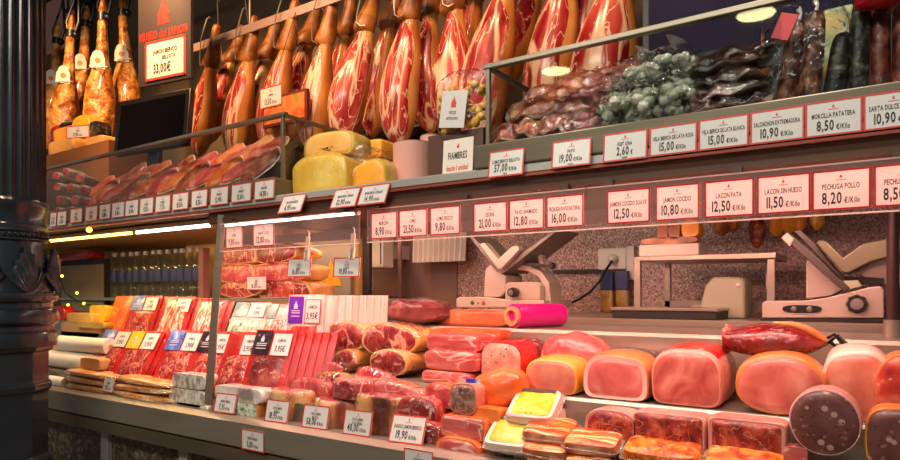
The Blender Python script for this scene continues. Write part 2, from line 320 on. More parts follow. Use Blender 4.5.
def crest(mb, cx, z, s, y):
    """small crown-and-shield emblem"""
    pts = [(-.5, 0), (.5, 0), (.42, .35), (.5, .55), (.3, .72), (.22, 1.0), (.1, .95), (.06, 1.25), (0, 1.4), (-.06, 1.25), (-.1, .95), (-.22, 1.0), (-.3, .72), (-.5, .55), (-.42, .35)]
    vs = [(cx + a * s * .8, y, z + b * s) for a, b in pts]
    mb.add(vs + [(cx, y, z + .5 * s)], [(i, (i + 1) % len(pts), len(pts)) for i in range(len(pts))])
def price_card(loc, w, h, title, price, label, group, rot=(0, 0, 0), sub='', big=True, unit='€/Kilo', pink=False, name='price_card', ink=True, cm=None, bm=None):
    t = thing(name, label, 'price card', loc, rot, group)
    MB().box(-w / 2, w / 2, 0, .0016, 0, h).build('card', cm or WHITE, t, smooth=False)
    b = MB(); e = w * .035; y0, y1 = -.0006, .0002
    b.box(-w / 2, w / 2, y0, y1, 0, e); b.box(-w / 2, w / 2, y0, y1, h - e, h); b.box(-w / 2, -w / 2 + e, y0, y1, e, h - e); b.box(w / 2 - e, w / 2, y0, y1, e, h - e)
    b.build('border', bm or REDB, t, smooth=False)
    if ink:
        c = MB(); crest(c, 0, h * .79, h * .075, -.0005); c.box(-w * .09, w * .09, -.0005, -.0003, h * .735, h * .75); c.build('crest', CREST, t, smooth=False)
        l = MB()
        if isinstance(title, str): title = [title]
        th = h * .135 if len(title) == 1 else h * .115
        for i, s in enumerate(title): write(l, s, 0, h * .52 - i * th * 1.35 + (th * .5 if len(title) > 1 else 0), th, -.0006, .5, w * .86)
        zb = h * .16 if not sub else h * .2
        wp = write(None, price, 0, 0, h * .29, 0, .56, w * .46); wu = write(None, unit, 0, 0, h * .145, 0, .56, w * .30); tot = wp + wu + w * .025
        write(l, price, -tot / 2 + wp / 2, zb, h * .29, -.0006, .56, w * .46); write(l, unit, tot / 2 - wu / 2, zb, h * .145, -.0006, .56, w * .30)
        if sub: write(l, sub, 0, h * .07, h * .085, -.0006, .5, w * .5)
        l.build('lettering', INK, t, smooth=False)
    return t
# ================================================================= the setting
def extr(mb, prof, x0, x1):
    return mb.loft([[(x0, y, z) for y, z in prof], [(x1, y, z) for y, z in prof]])
XL, XR = -5.3, 1.0
FLOORM = nmat('floor_tiles', [(.3, '#6e5e46'), (.7, '#847258')], scale=3, rough=.4, bump=.03)
struct(MB().box(-9, 4, -6, 3.2, -.06, 0).build('floor', FLOORM, smooth=False))
struct(MB().box(-9, 4, 3.0, 3.12, 0, 1.96).build('wall_back', GRANITE, smooth=False))
struct(MB().box(-9, 4, 3.0, 3.12, 1.96, 3.9).build('wall_upper', WALLD, smooth=False))
struct(MB().box(-9, 4, -6, 3.2, 3.9, 4.0).build('ceiling', mat('ceiling_paint', '#2e2a28', .8), smooth=False))
struct(MB().box(X_(40, 2.35) - 1.2, X_(358, 2.35), 2.35, 2.41, 1.0, 1.62).build('wall_bottle_niche', WALLT, smooth=False))

# counter -----------------------------------------------------------
ctr = thing('meat_counter', 'long stainless steel and granite meat display counter filled with hams and packs', 'counter', (-1.9, 1.4, 0))
ox, oy = 1.9, -1.4
def cpart(name, mb, m, bevel=0.):
    mb.v = [Vector((p.x + ox, p.y + oy, p.z)) for p in mb.v]; return mb.build(name, m, ctr, smooth=False, bevel=bevel)
cpart('granite_front', MB().box(XL, XR, 1.47, 1.56, .1, .73), GRANITED)
cpart('plinth', MB().box(XL, XR, 1.52, 2.0, 0, .1), DARK)
for px in (106, 185, 330, 520):
    x = X_(px, 1.46); cpart('pilaster', MB().box(x - .028, x + .028, 1.45, 1.475, .1, .725), ALU, .003)
cpart('rim_fascia', extr(MB(), [(1.40, .884), (1.372, .872), (1.376, .79), (1.39, .782), (1.45, .782), (1.45, .884)], XL, XR), STEEL)
cpart('lower_rail', extr(MB(), [(1.40, .782), (1.388, .776), (1.402, .722), (1.46, .716), (1.46, .782)], XL, XR), STEELD)
cpart('display_deck', MB().box(XL, XR, 1.45, 1.575, .82, .88), STEEL)
cpart('step', extr(MB(), [(1.57, .88), (1.566, 1.022), (1.57, 1.03), (1.85, 1.03), (1.85, .88)], XL, XR), STEEL)
cpart('rear_worktop', extr(MB(), [(1.84, 1.03), (1.836, 1.18), (1.842, 1.19), (2.2, 1.19), (2.2, 0.1), (1.9, 0.1), (1.9, 1.03)], XL, XR), STEEL)
for px, Yb in ((213, 0),):
    a = at(222, 212, 1.465); b = at(208.5, 404, 1.415)
    p = MB(); p.tube([a - b + Vector((0, 0, -.012)), Vector((0, 0, 0))], .0175, 4); tag(p.build('glass_post', STEELD, loc=b, smooth=False), 'slanted steel post between the counter rim and the shelf, left of the ham chunks', 'post')
# left inner risers for the packs, right riser tray
t = tag(MB().box(X_(60, 1.70), X_(300, 1.70), 1.66, 1.836, 1.03, 1.11).build('display_riser', STEEL, smooth=False, bevel=.003), 'low steel riser under the rear row of red packs', 'riser')
t = tag(MB().box(X_(545, 1.48), .9, 1.452, 1.562, .8805, .945).build('display_riser', STEELD, smooth=False, bevel=.003), 'low steel riser under the ribs and terrine blocks', 'riser')
bs = thing('bottle_shelf', 'steel shelf behind the red packs carrying water bottles and hams', 'shelf', (X_(200, 2.0), 1.9, 1.19))
xo = -X_(200, 2.0)
sh = MB().box(X_(60, 1.95), X_(352, 1.9), 1.88, 2.25, 1.27, 1.285); sh.v = [Vector((p.x + xo, p.y - 1.9, p.z - 1.19)) for p in sh.v]; sh.build('shelf_board', STEEL, bs, smooth=False)
for px in (112, 215, 345):
    x = X_(px, 1.95) + xo; MB().box(x - .012, x + .012, .02, .3, .0005, .08).build('support', STEELD, bs, smooth=False)

# overhead shelf ----------------------------------------------------
ov = thing('overhead_shelf', 'long steel shelf above the counter carrying glass cases and price cards', 'shelf', (-1.9, 1.45, 1.6))
def opart(name, mb, m, bevel=0., smooth=False):
    mb.v = [Vector((p.x + 1.9, p.y - 1.45, p.z - 1.6)) for p in mb.v]; return mb.build(name, m, ov, smooth=smooth, bevel=bevel)
opart('shelf_board', extr(MB(), [(1.458, 1.61), (1.45, 1.614), (1.45, 1.632), (1.456, 1.637), (2.2, 1.637), (2.2, 1.61)], XL, XR), STEELB)
opart('red_edge', MB().box(XL, XR, 1.446, 1.466, 1.603, 1.6095), mat('rust_red_edge', '#a4523f', .4, .3))
x213 = X_(218, 1.5)
opart('light_housing', extr(MB(), [(1.458, 1.602), (1.463, 1.585), (1.458, 1.581), (1.458, 1.567), (1.464, 1.561), (1.472, 1.561), (1.474, 1.602)], x213, XR), BROWN)
opart('added_rear_lip', MB().box(X_(224, 2.1), XR, 2.07, 2.08, 1.545, 1.602), BROWN)  # lip added to keep the added rear tubes out of view
opart('inner_lining', MB().box(x213 + .001, XR, 1.476, 2.2, 1.592, 1.602), BROWN)
opart('inner_lining', MB().box(XL, x213, 1.56, 2.2, 1.585, 1.602), mat('tan_lining', '#9a7a48', .5))
def post(px, Y, r, m, label, collar=False):
    t = thing('support_post', label, 'post', (X_(px, Y), Y, 1.1905)); MB().tube([(0, 0, 0), (0, 0, 1.591 - 1.1905)], r, 16).build('pole', m, t)
    if collar: MB().tube([(0, 0, 0), (0, 0, .045)], r * 1.5, 16).build('collar', STEEL, t)
post(893, 2.0, .014, POSTM, 'dark upright post with steel collar beside the right slicer', True)
post(400, 2.15, .009, POSTM, 'thin dark upright post left of the hanging aprons')
# lamp tubes under it
def led(px0, px1, Y, z, m, label):
    x0, x1 = X_(px0, Y), X_(px1, Y)
    t = thing('tube_light', label, 'light', ((x0 + x1) / 2, Y, z)); w = (x1 - x0) / 2
    MB().tube([(-w, 0, 0), (w, 0, 0)], .007, 10).build('tube', m, t); MB().box(-w, w, -.011, .011, .006, .014).build('holder', ALU, t, smooth=False)
    for s in (-1, 1): MB().tube([(s * w, 0, 0), (s * (w + .012), 0, 0)], .009, 10).build('end_cap', SOFTW, t)
    return (x0 + x1) / 2, x1 - x0
segs = [led(48, 134, 1.53, 1.571, LEDY, 'yellow tube light under the shelf above the paper rolls')]
segs.append(led(137, 212, 1.53, 1.571, LED, 'bright white tube light under the shelf above the bottles'))
segs.append(led(224, 356, 1.492, 1.559, LED, 'pinkish tube light under the shelf above the white packs'))
segs.append(led(372, 584, 1.5, 1.578, LED, 'pinkish tube light behind the middle glass strip'))
segs.append(led(592, 925, 1.5, 1.578, LED, 'pinkish tube light behind the right glass strip'))
rt = []  # second tube line, added out of sight to brighten the back counter
for a_, b_, lb in ((230, 560, 'added unseen rear tube light under the shelf behind the middle glass strip'), (580, 935, 'added unseen rear tube light under the shelf before the slicers')): rt.append(led(a_, b_, 2.1, 1.574, LED, lb))
def area(name, loc, rot, sx, sy, e, col, spread=None):
    l = bpy.data.lights.new(name, 'AREA'); l.shape = 'RECTANGLE'; l.size = sx; l.size_y = sy; l.energy = e; l.color = col
    if spread: l.spread = R(spread)
    o = bpy.data.objects.new(name, l); COL.objects.link(o); o.location = loc; o.rotation_euler = rot; return o
PINK = (1, .46, .38)
ES = 1.0
for i, (x, w) in enumerate(segs):
    yw = i == 0
    area('tube_lamp', (x, 1.53 if i < 2 else 1.5, (1.571, 1.571, 1.559, 1.578, 1.578)[i] - .01), (R(12), 0, 0), w, .02, (5 if yw else (6.5, 7.6, 6.2, 8.6, 8.8)[i]) * w * ES, (1, .66, .26) if yw else ((1, .56, .40) if i == 1 else PINK))
for x, w in rt: area('added_rear_lamp', (x, 2.1, 1.562), (R(14), 0, 0), w, .03, 3.0 * w, (1, .5, .4))  # added fill light of the unseen rear tubes
# glass strips hanging under the shelf
GEDGE = papermat('painted_lit_edge', '#e8dcd4', .5)  # pale colour paints the bright line of light along the glass edges
def strip(px0, px1, label):
    x0, x1 = X_(px0, 1.437), (X_(px1, 1.437))
    t = thing('glass_strip', label, 'glass panel', (x0, 1.4415, 1.4585)); MB().box(0, x1 - x0, 0, .005, 0, .098).build('pane', VGLASS, t, smooth=False)
    for z, nm in ((-.0025, 'bottom_edge'), (.096, 'top_edge')): MB().box(0, x1 - x0, -.0005, .0055, z, z + .0025).build(nm, GEDGE, t, smooth=False)
    for f in (.08, .5, .92): MB().box((x1 - x0) * f - .01, (x1 - x0) * f + .01, 0, .028, .0985, .112).build('hanger', BROWN, t, smooth=False)
    return t
strip(219, 358, 'glass strip hanging above the white packs, leftmost of three')
strip(366, 584.6, 'middle glass strip carrying six pink lit price cards')
strip(586, 935, 'glass strip above the slicer carrying the largest pink lit price cards')
# price cards -------------------------------------------------------
G1 = 'price cards on the steel shelf edge'; G2 = 'pink lit price cards on the glass strips'
def edge_card(px0, px1, zb, h, title, price, label, tilt, Y=1.4475, sub='', unit='€/Kilo', ink=True, grp=G1):
    a, b = X_(px0, Y), X_(px1, Y)
    t = R(tilt)
    return price_card(((a + b) / 2, Y - .0013 - math.sin(t) * h, zb), b - a, h, title, price, label, grp, (-t, 0, 0), sub, unit=unit, ink=ink)
edge_card(490, 525, 1.606, .071, 'LOMO IBERICO BELLOTA', '57,00', 'white price card reading 57,00 left of the 19,00 card', 9, sub='oferta')
edge_card(553, 592, 1.611, .068, 'PAVO', '19,00', 'white price card reading 19,00 with a one word title', 8, sub='la pieza')
edge_card(604, 648, 1.611, .068, 'FUET LEÑA'.replace('Ñ', 'N'), '2,60', 'white price card reading 2,60', 6, sub='unidad', unit='€')
edge_card(650, 697.5, 1.612, .067, 'VELA IBERICA DE LATA ROJA', '15,00', 'white price card reading 15,00 beside the 2,60 card', 4)
edge_card(699, 749, 1.612, .068, 'VELA IBERICA DE LATA BLANCA', '15,00', 'white price card reading 15,00 beside the 10,90 card', 4)
edge_card(750.5, 804.5, 1.612, .069, 'SALCHICHON EXTREMADURA', '10,90', 'white price card reading 10,90 left of the 8,50 card', 3)
edge_card(805.5, 862.5, 1.612, .07, 'MORCILLA PATATERA', '8,50', 'white price card reading 8,50 on the steel shelf edge', 3)
edge_card(863.5, 925, 1.612, .07, 'SARTA DULCE DE LEON', '10,90', 'white price card reading 10,90 cut by the right picture edge', 3)
for p0, p1, tl, pr, lb, z in ((284, 307, 'MAASDAM PIEZA', '6,95', 'tilted white price card below the glass case corner', 1.567), (336, 361.5, 'MANCHEGO TIERNO', '12,90', 'tilted white price card below the wrapped cheeses, left of a pair', 1.566), (363, 391, 'MANCHEGO CURADO', '14,90', 'tilted white price card below the wrapped cheeses, right of a pair', 1.567)):
    edge_card(p0, p1, z, .068, tl, pr, lb, 24)
lefts = [(51, 57), (58, 67), (71, 83), (86, 98), (100, 111), (112.5, 125), (126, 139), (140.5, 154), (156, 171), (173, 189), (192, 208), (211, 229), (232, 252), (255, 275)]
ords = ['leftmost', 'second from left', 'third from left', 'fourth from left', 'fifth from left', 'sixth from left', 'seventh from left', 'eighth from left', 'sixth from right', 'fifth from right', 'fourth from right', 'third from right', 'second from right', 'rightmost']
prs = ['4,95', '6,50', '7,20', '3,95', '5,80', '8,40', '8,90', '9,50', '7,75', '10,50', '11,20', '12,40', '13,60', '14,80']
for (a, b), o_, p in zip(lefts, ords, prs):
    edge_card(a, b, 1.626 if a > 60 else 1.622, .067, 'CHORIZO', p, 'small white price card under the left glass case, %s of its row' % o_, 3, grp='small price cards under the left glass case', unit='€')
def glass_card(px0, px1, title, price, label, Y=1.4395, h=.078, zb=1.4655):
    a, b = X_(px0, Y), X_(px1, Y)
    return price_card(((a + b) / 2, Y, zb), b - a, h, title, price, label, G2, cm=THIN, bm=THINR)
for a in [(226, 242.5, 'LOMO', '9,80', 'pink lit price card on the left glass strip beside its left end'), (253, 274, 'JAMON TACOS', '12,80', 'pink lit price card on the left glass strip above the stacked ham halves'),
          (371, 397, 'MORCON', '8,90', 'pink lit price card reading 8,90 in the middle strip'), (399, 427, 'LOMO', '21,50', 'pink lit price card reading 21,50 in the middle strip'), (430, 460, 'LOMO FRESCO', '9,80', 'pink lit price card reading 9,80 in the middle strip'),
          (473.5, 507, 'CECINA', '21,00', 'pink lit price card reading 21,00'), (509, 544, 'PAVO AHUMADO', '12,80', 'pink lit price card reading 12,80 in the middle strip'), (546.5, 583.5, 'PECHUGA PAVO NATURAL', '16,00', 'pink lit price card reading 16,00'),
          (607, 650, 'JAMON COCIDO SUAVE', '12,50', 'pink lit price card reading 12,50 left of the 10,80 card'), (655.5, 699.5, 'JAMON COCIDO', '10,80', 'pink lit price card reading 10,80'), (704.5, 754, 'LACON PATA', '12,50', 'pink lit price card reading 12,50 with a two word title LACON PATA'),
          (757, 810.5, 'LACON SIN HUESO', '11,50', 'pink lit price card reading 11,50'), (812, 871, 'PECHUGA POLLO', '8,20', 'pink lit price card reading 8,20'), (874, 935, 'PECHUGA PAVO', '8,50', 'pink lit price card reading 8,50 cut by the right picture edge')]:
    glass_card(*a)
# hanging clip cards
for (cx, y0, y1, px0, px1, ytop, tt, pr, lb) in [(305, 236, 258, 288, 309, 258, ['PALETA', 'IBERICA'], '16,80', 'price card hanging on a white clip beside the ham halves'), (350.5, 233, 257, 334, 358, 257, ['LACON', 'CURADO'], '19,80', 'price card hanging on a white clip above the white packs')]:
    Y = 1.46; a, b = X_(px0, Y), X_(px1, Y); zt = Z_(cx, y1, Y); h = .062
    t = price_card(((a + b) / 2, Y, zt - h), b - a, h, tt, pr, lb, 'hanging clip cards', (R(-6), 0, R(6)))
    c = MB(); w = .008; z1 = Z_(cx, y0, Y) - (zt - h)
    x = X_(cx, Y) - (a + b) / 2
    c.box(x - w, x + w, -.004, .0, h + .02, z1); c.box(x - w * 1.25, x - w * .4, -.006, .002, h - .006, h + .03); c.box(x + w * .4, x + w * 1.25, -.006, .002, h - .006, h + .03)
    c.tube([(x, 0, z1 - .004), (x, .004, z1 + .012), (x, -.006, z1 + .02)], .002, 6); c.build('clip', SOFTW, t, bevel=.001, smooth=False)
# cards standing among the goods and on the rim
for (px0, px1, yb, Y, h, tt, pr, lb, rz, tl) in [
    (214, 233, 413, 1.402, .068, 'QUESO TIERNO', '7,95', 'price card in front of the white wrapped cheese packs', 4, 14),
    (265, 286, 423, 1.402, .072, ['TACO JAMON', 'BODEGA'], '18,95', 'price card standing before a ham chunk, left of the 58,00 card', 4, 12),
    (302, 326, 431, 1.402, .072, ['TACO JAMON', 'BELLOTA'], '58,00', 'price card reading 58,00 standing at the counter rim', 4, 12),
    (343, 369, 438.5, 1.402, .074, ['TACO JAMON', 'PATA NEGRA'], '40,00', 'price card reading 40,00 standing before the dark rind ham block', 4, 12),
    (389, 421, 446, 1.402, .08, 'DADOS JAMON IBERICO', '19,90', 'price card reading 19,90 leaning at the counter rim', 6, 22),
    (102, 112.5, 392, 1.404, .062, 'SALMON', '5,95', 'small price card leaning on the stacked fillets', 0, 10),
    (241.5, 264, 451, 1.3705, .068, 'QUESO FRESCO', '5,00', 'white price card stuck on the steel front of the counter', 0, 0),
    (404, 433, 475, 1.3705, .068, 'CHORIZO', '7,50', 'white price card on the steel front cut by the bottom edge', 0, 0)]:
    a, b = X_(px0, Y), X_(px1, Y)
    price_card(((a + b) / 2, Y - h * math.sin(R(tl)) * (0 if Y > 1.4 else 1), max(Z_((px0 + px1) / 2, yb, Y), .8845) if Y > 1.39 else Z_((px0 + px1) / 2, yb, Y)), b - a, h, tt, pr, lb, 'price cards at the counter rim', (-R(tl), 0, R(rz)))
# ================================================================= cast iron column
cp = at(6, 295, 1.06); c = thing('cast_iron_column', 'dark grey cast iron column with fluted shaft and leaf collar', 'column', (cp.x, cp.y, 0))
m6 = mpp(6, 1.06); zz = lambda y: EYE + (295 - y) * m6; rr = lambda px: (px - 6) * m6 * .835
def flute(r, z, t): return r * (1 - .055 * abs(math.sin(t * 14)) ** .6)
MB().lathe([(rr(47), zz(204)), (rr(46.5), 2.4), (rr(46), 3.9)], 280, flute).build('fluted_shaft', IRON, c, ang=60)
MB().lathe([(rr(46), zz(232)), (rr(49), zz(231)), (rr(49), zz(226)), (rr(48), zz(225)), (rr(48), zz(210)), (rr(49.5), zz(208)), (rr(49.5), zz(203)), (rr(46), zz(200))], 64).build('collar', IRON, c)
bead = MB()
for q in range(44):
    t = 2 * math.pi * q / 44; bead.ell((rr(49) * math.cos(t), rr(49) * math.sin(t), zz(236)), (.008, .008, .009), 8, 6)
bead.lathe([(rr(48), zz(243)), (rr(51), zz(241)), (rr(51), zz(240)), (rr(48.5), zz(238)), (rr(48.5), zz(234)), (rr(51), zz(232)), (rr(48), zz(230))], 64)
bead.build('bead_band', IRON, c)
MB().lathe([(rr(58), zz(300)), (rr(57), zz(296)), (rr(55), zz(288)), (rr(51), zz(270)), (rr(49), zz(255)), (rr(48), zz(240))], 64).build('bell', IRON, c)
def leaf(t0):
    b = MB()
    for q in range(-4, 5):
        pts = []; rad = []
        for i in range(8):
            f = i / 7
            z = zz(292 - f * (44 - abs(q) * 6.5)); ang = t0 + q * (.012 + .085 * f ** .8)
            r = rr(57 - 7 * f ** .7) + .008 + .012 * math.sin(f * math.pi) * (1 - abs(q) * .12) + (.008 if i == 7 else 0)
            pts.append((r * math.cos(ang), r * math.sin(ang), z)); rad.append(.004 + .0105 * f * (1 - .3 * (i == 7)))
        b.tube(pts, rad, 6)
    return b
for q in range(7): leaf(R(-48 + q * 51.43)).build('acanthus_leaf', IRON, c)
MB().lathe([(rr(44), zz(347)), (rr(58), zz(346)), (rr(59.5), zz(340)), (rr(59), zz(333)), (rr(55), zz(330)), (rr(55), zz(326)), (rr(60), zz(322)), (rr(61), zz(316)), (rr(59), zz(310)), (rr(54), zz(307)), (rr(54), zz(303)), (rr(58), zz(301)), (rr(60), zz(297)), (rr(59), zz(293)), (rr(55), zz(291))], 64).build('base_moulding', IRON, c)
def octa(r, z, t): return r
def octring(mb, prof):
    mb.loft([[(r / math.cos(math.pi / 8) * math.cos(R(-75) + q * math.pi / 4), r / math.cos(math.pi / 8) * math.sin(R(-75) + q * math.pi / 4), z) for q in range(8)] for r, z in prof]); return mb
octring(MB(), [(rr(50), 0), (rr(50), zz(460)), (rr(46), zz(455)), (rr(46), zz(392)), (rr(49), zz(390)), (rr(50), zz(384)), (rr(46.5), zz(381)), (rr(46.5), zz(352)), (rr(51), zz(350)), (rr(51), zz(346))]).build('pedestal', IRON, c, smooth=False, bevel=.004)
# ================================================================= helpers for goods
def outline(kind, n=32):
    pts = []
    for i in range(n):
        t = 2 * math.pi * i / n; c, s = math.cos(t), math.sin(t)
        e = {'ell': 1., 'rrect': .34, 'brick': .2, 'dome': .62, 'squ': .6, 'ham': .85}[kind]
        x = .5 * math.copysign(abs(c) ** e, c); z = .5 * math.copysign(abs(s) ** e, s)
        if kind == 'dome':
            if s < 0: z = .5 * math.copysign(abs(s) ** .45, s); x = .5 * math.copysign(abs(c) ** .28, c)
            x *= 1 - .10 * max(0, s)
        if kind == 'ham': x += .10 * (z + .1) * abs(z); z *= 1 - .22 * max(0, x * 2) ** 1.5
        pts.append((x, z + .5))
    return pts
def block(name, label, cat, r, Y, D, kind, skin, face=None, group=None, rim=None, rimw=.07, taper=.8, seed=1, zb=None, jit=.04, rz=0., ry=0., rx=0., shr=0., facen='cut_face', skinn='body', bulge=.004, dz=0., band=None, film=False, swell=0.):
    """a cut piece: front outline fills pixel box r on the plane y = Y and runs back by D metres"""
    x0, y0, x1, y1 = r
    a = at(x0, y1, Y); b = at(x1, y0, Y); W = b.x - a.x; mx = (x0 + x1) / 2
    z0 = Z_(mx, y1, Y) if zb is None else zb; H = Z_(mx, y0, Y) - z0
    D = D if z0 > 1.18 else min(D, 1.832 - Y) if Y > 1.57 else (min(D, 1.562 - Y) if z0 < 1.028 else D)
    o = outline(kind); t = thing(name, label, cat, ((a.x + b.x) / 2, Y, z0), (rx, ry, rz), group)
    def ring(y, s, sd, jj=jit):
        out = []
        for x, z in o:
            q = s * (1 + jj * noise.noise(Vector((x * 2.4 + sd, z * 2.4 + seed * 2.3, y * 9 + seed))))
            g = 1 + swell * math.sin(math.pi * min(1, max(0, y / D) * .9 + .02)) ** .7 if y > .001 else 1
            out.append((x * W * q * (1 + (g - 1) * .35), y, H * (.5 + (z - .5) * q) * g))
        return out
    ys = [(0, .955), (.004, .985), (.012, 1), (D * .3, 1), (D * .6, 1 - .15 * (1 - taper)), (D * .85, 1 - .5 * (1 - taper)), (D * .97, taper), (D, taper * .86)]
    rings = [ring(y, s, 0) for y, s in ys]
    for rg in rings:                                   # keep a flat seat
        m = min(p[2] for p in rg)
    rings = [[(x, y, max(z, .0)) for x, y, z in rg] for rg in rings]
    MB().loft(rings).build(skinn, skin, t, ang=50)
    if film:
        fr_ = [ring(y, s * 1.035, 3, jit * 1.6) for y, s in [(-.006, .9)] + ys[1:-1] + [(D + .004, taper * .8)]]
        MB().loft([[(x, y, max(z, .0005)) for x, y, z in rg] for rg in fr_]).build('film', FILM, t, ang=80)
    if band:
        bn, bm_, ya, yb_, ta, tb_ = band; n_ = len(o); ia, ib = int(ta / 360 * n_), int(tb_ / 360 * n_)
        MB().loft([ring(y, s, 0)[ia:ib + 1] for y, s in ((ya, .99), (ya + .001, 1.022), ((ya + yb_) / 2, 1.024), (yb_ - .001, 1.018), (yb_, .985))], False, False, closed=False).build(bn, bm_, t)
    if rim:
        r0 = ring(-.0008, .975, 0); MB().loft([r0, ring(.001, .96, 0)], c0=True, c1=True).build('fat_rim', rim, t)
    if face:
        f = MB(); sc = 1 - rimw
        rr_ = [ring(.0005, .955 * sc, 0)] + [[(x, -bulge * (1 - k * k) - .0012, z) for x, _, z in ring(0, .955 * sc * k, 0)] for k in (.97, .7, .4, .1)]
        f.loft(rr_, c0=False).build(facen, face, t, ang=60)
    return t
def lump(name, label, cat, r, Y, D, m, group=None, seed=1, jit=.25, e=.8, zb=None, rz=0, ry=0):
    x0, y0, x1, y1 = r; a = at(x0, y1, Y); b = at(x1, y0, Y); mx = (x0 + x1) / 2
    z0 = Z_(mx, y1, Y) if zb is None else zb; H = Z_(mx, y0, Y) - z0; W = b.x - a.x
    return tag(MB().ell((0, 0, H / 2), (W / 2, D / 2, H / 2), 28, 16, jit, 5, e, seed).build(name, m, loc=((a.x + b.x) / 2, Y + D / 2, z0)), label, cat, group, ry=ry)
# ================================================================= hanging cured hams
YH = 2.5
rail = at(225, 36, 2.38); 
rz_ = rail.z
tr = thing('hanging_rail', 'pale steel rail that the row of cured hams hangs from', 'rail', (-1.6, 2.4, rz_ - .02))
MB().box(X_(193, 2.4) + 1.6, 2.4, -.006, .006, 0, .05).build('bar', mat('rail_metal', '#b59a92', .45, .3), tr, smooth=False, bevel=.002)
for px in (250, 420, 640): MB().tube([(X_(px, 2.4) + 1.6, 0, .05), (X_(px, 2.4) + 1.6, 0, 3.9 - rz_ + .02)], .006, 8).build('hanger_rod', STEEL, tr)
HP = [(-.0, .04, .038, 0), (-.03, .036, .036, 0), (-.06, .034, .034, .002), (-.10, .044, .042, 0), (-.17, .062, .056, -.006), (-.25, .080, .068, -.012), (-.34, .092, .076, -.016), (-.43, .094, .074, -.014), (-.50, .082, .062, -.008), (-.56, .056, .044, 0), (-.60, .028, .024, .006), (-.615, .008, .008, .008)]
def ham_proto(seed, sec, label, hy):
    t = thing('cured_ham', label, 'ham', (0, 0, 0), group='cured hams hanging from the rail')
    n = 40
    def pt(i, th, off=0):
        z, a, b, cx = HP[i]
        a *= 1 + .10 * math.sin(seed * 2.1 + i * .7); 
        q = 1 + .10 * noise.noise(Vector((math.cos(th) * 1.5 + seed, math.sin(th) * 1.5, z * 7)))
        return ((a * q + off) * math.cos(th) + cx, (b * q + off) * math.sin(th), z)
    MB().loft([[pt(i, 2 * math.pi * j / n) for j in range(n)] for i in range(len(HP))]).build('rind', RIND, t, sub=1, ang=80)
    f = MB(); t0, t1 = R(sec[0]), R(sec[1]); m = 20; rows = []
    for i in range(2, len(HP) - 1):
        w = min(1, (i - 1.4) / 2.2, (len(HP) - .2 - i) / 2.0)
        mid = (t0 + t1) / 2 + .15 * math.sin(i * 1.3 + seed); hw = (t1 - t0) / 2 * max(.15, w ** .6)
        rows.append([pt(i, mid - hw + 2 * hw * j / m, .0055 * (math.sin(math.pi * j / m) ** .35) - .002) for j in range(m + 1)])
    f.loft(rows, False, False, closed=False).build('cut_face', HAMSIDE if seed in (1, 3) else HAMCUT, t, sub=1, ang=80)
    h = MB(); hk = [(.24, .022, .024, .0), (.18, .030, .028, 0), (.12, .034, .03, .004), (.07, .040, .036, 0), (.035, .048, .044, -.004), (.0, .054, .048, -.010), (-.03, .053, .047, -.014), (-.052, .040, .036, -.012), (-.055, .02, .02, 0)]
    h.loft([[(a * math.cos(2 * math.pi * j / 20) * (1 + .30 * noise.noise(Vector((1.4 * math.cos(6.283 * j / 20) + seed, math.sin(6.283 * j / 20), z * 14)))) + cx, b * math.sin(2 * math.pi * j / 20), z) for j in range(20)] for z, a, b, cx in hk]).build('hock', HOCK, t, sub=1, ang=80)
    k = MB(); k.tube([(-.055, hy + .012, .262), (-.055, hy, .268), (-.055, hy - .012, .25), (-.055, (hy - .05) / 2 - .02, .12), (-.056, -.05, .01), (-.05, -.046, -.03), (-.03, -.05, -.04), (-.01, -.052, -.03)], .0035, 6); k.build('hook', STEEL, t)
    return t
L5 = lambda i: 'hanging cured ham, %s from the left end of the rail' % ['first', 'second', 'third', 'fourth', 'fifth', 'sixth', 'seventh', 'eighth', 'ninth', 'tenth', 'eleventh', 'twelfth', 'thirteenth', 'fourteenth', 'fifteenth', 'sixteenth', 'seventeenth', 'eighteenth', 'nineteenth'][i]
hams = [(212, 62, 14, .95, -10), (233, 58, 13, .95, 30), (249, 56, 10, .98, 0), (268, 54, 12, 1.0, 20), (288, 44, 14, 1.0, -5), (308, 40, 10, 1.02, 40), (327, 38, 9, .98, 0), (347, 29, 10, 1.0, -12), (367, 25, 9, 1.02, 50), (391, 22, 12, 1.0, -10), (411, 13, 5, 1.05, 15), (430, 9, 0, 1.04, 10), (454, 3, -2, 1.05, 40), (477, -8, 11, 1.1, 0), (506, -14, 8, 1.12, 10), (540, -32, 17, 1.12, 34), (566, -30, 6, 1.1, -6), (592, -28, 3, 1.1, 6), (620, -44, 4, 1.15, 14)]
prot = []
for i, (px, py, ti, sc, ro) in enumerate(hams):
    Y = 2.65 if i % 2 else 2.43; p = at(px, py, Y)
    if i < 4:
        t = ham_proto(i + 1, hy=2.4 - Y, sec=[(-215, -38), (-225, -48), (-205, -30), (-220, -42)][i], label=L5(i)); prot.append(t); t.location = p; t.rotation_euler = (0, R(ti * 1.35), R(ro)); t.scale = (sc * 1.1, sc * 1.1, sc)
    else:
        dup(prot[i % 2 + 2 * ((i // 2 + i // 5) % 2)], p, (0, R(ti * 1.3), R(ro)), L5(i), scale=(sc * (1.1 if i < 14 else 1.2),) * 2 + (sc,))
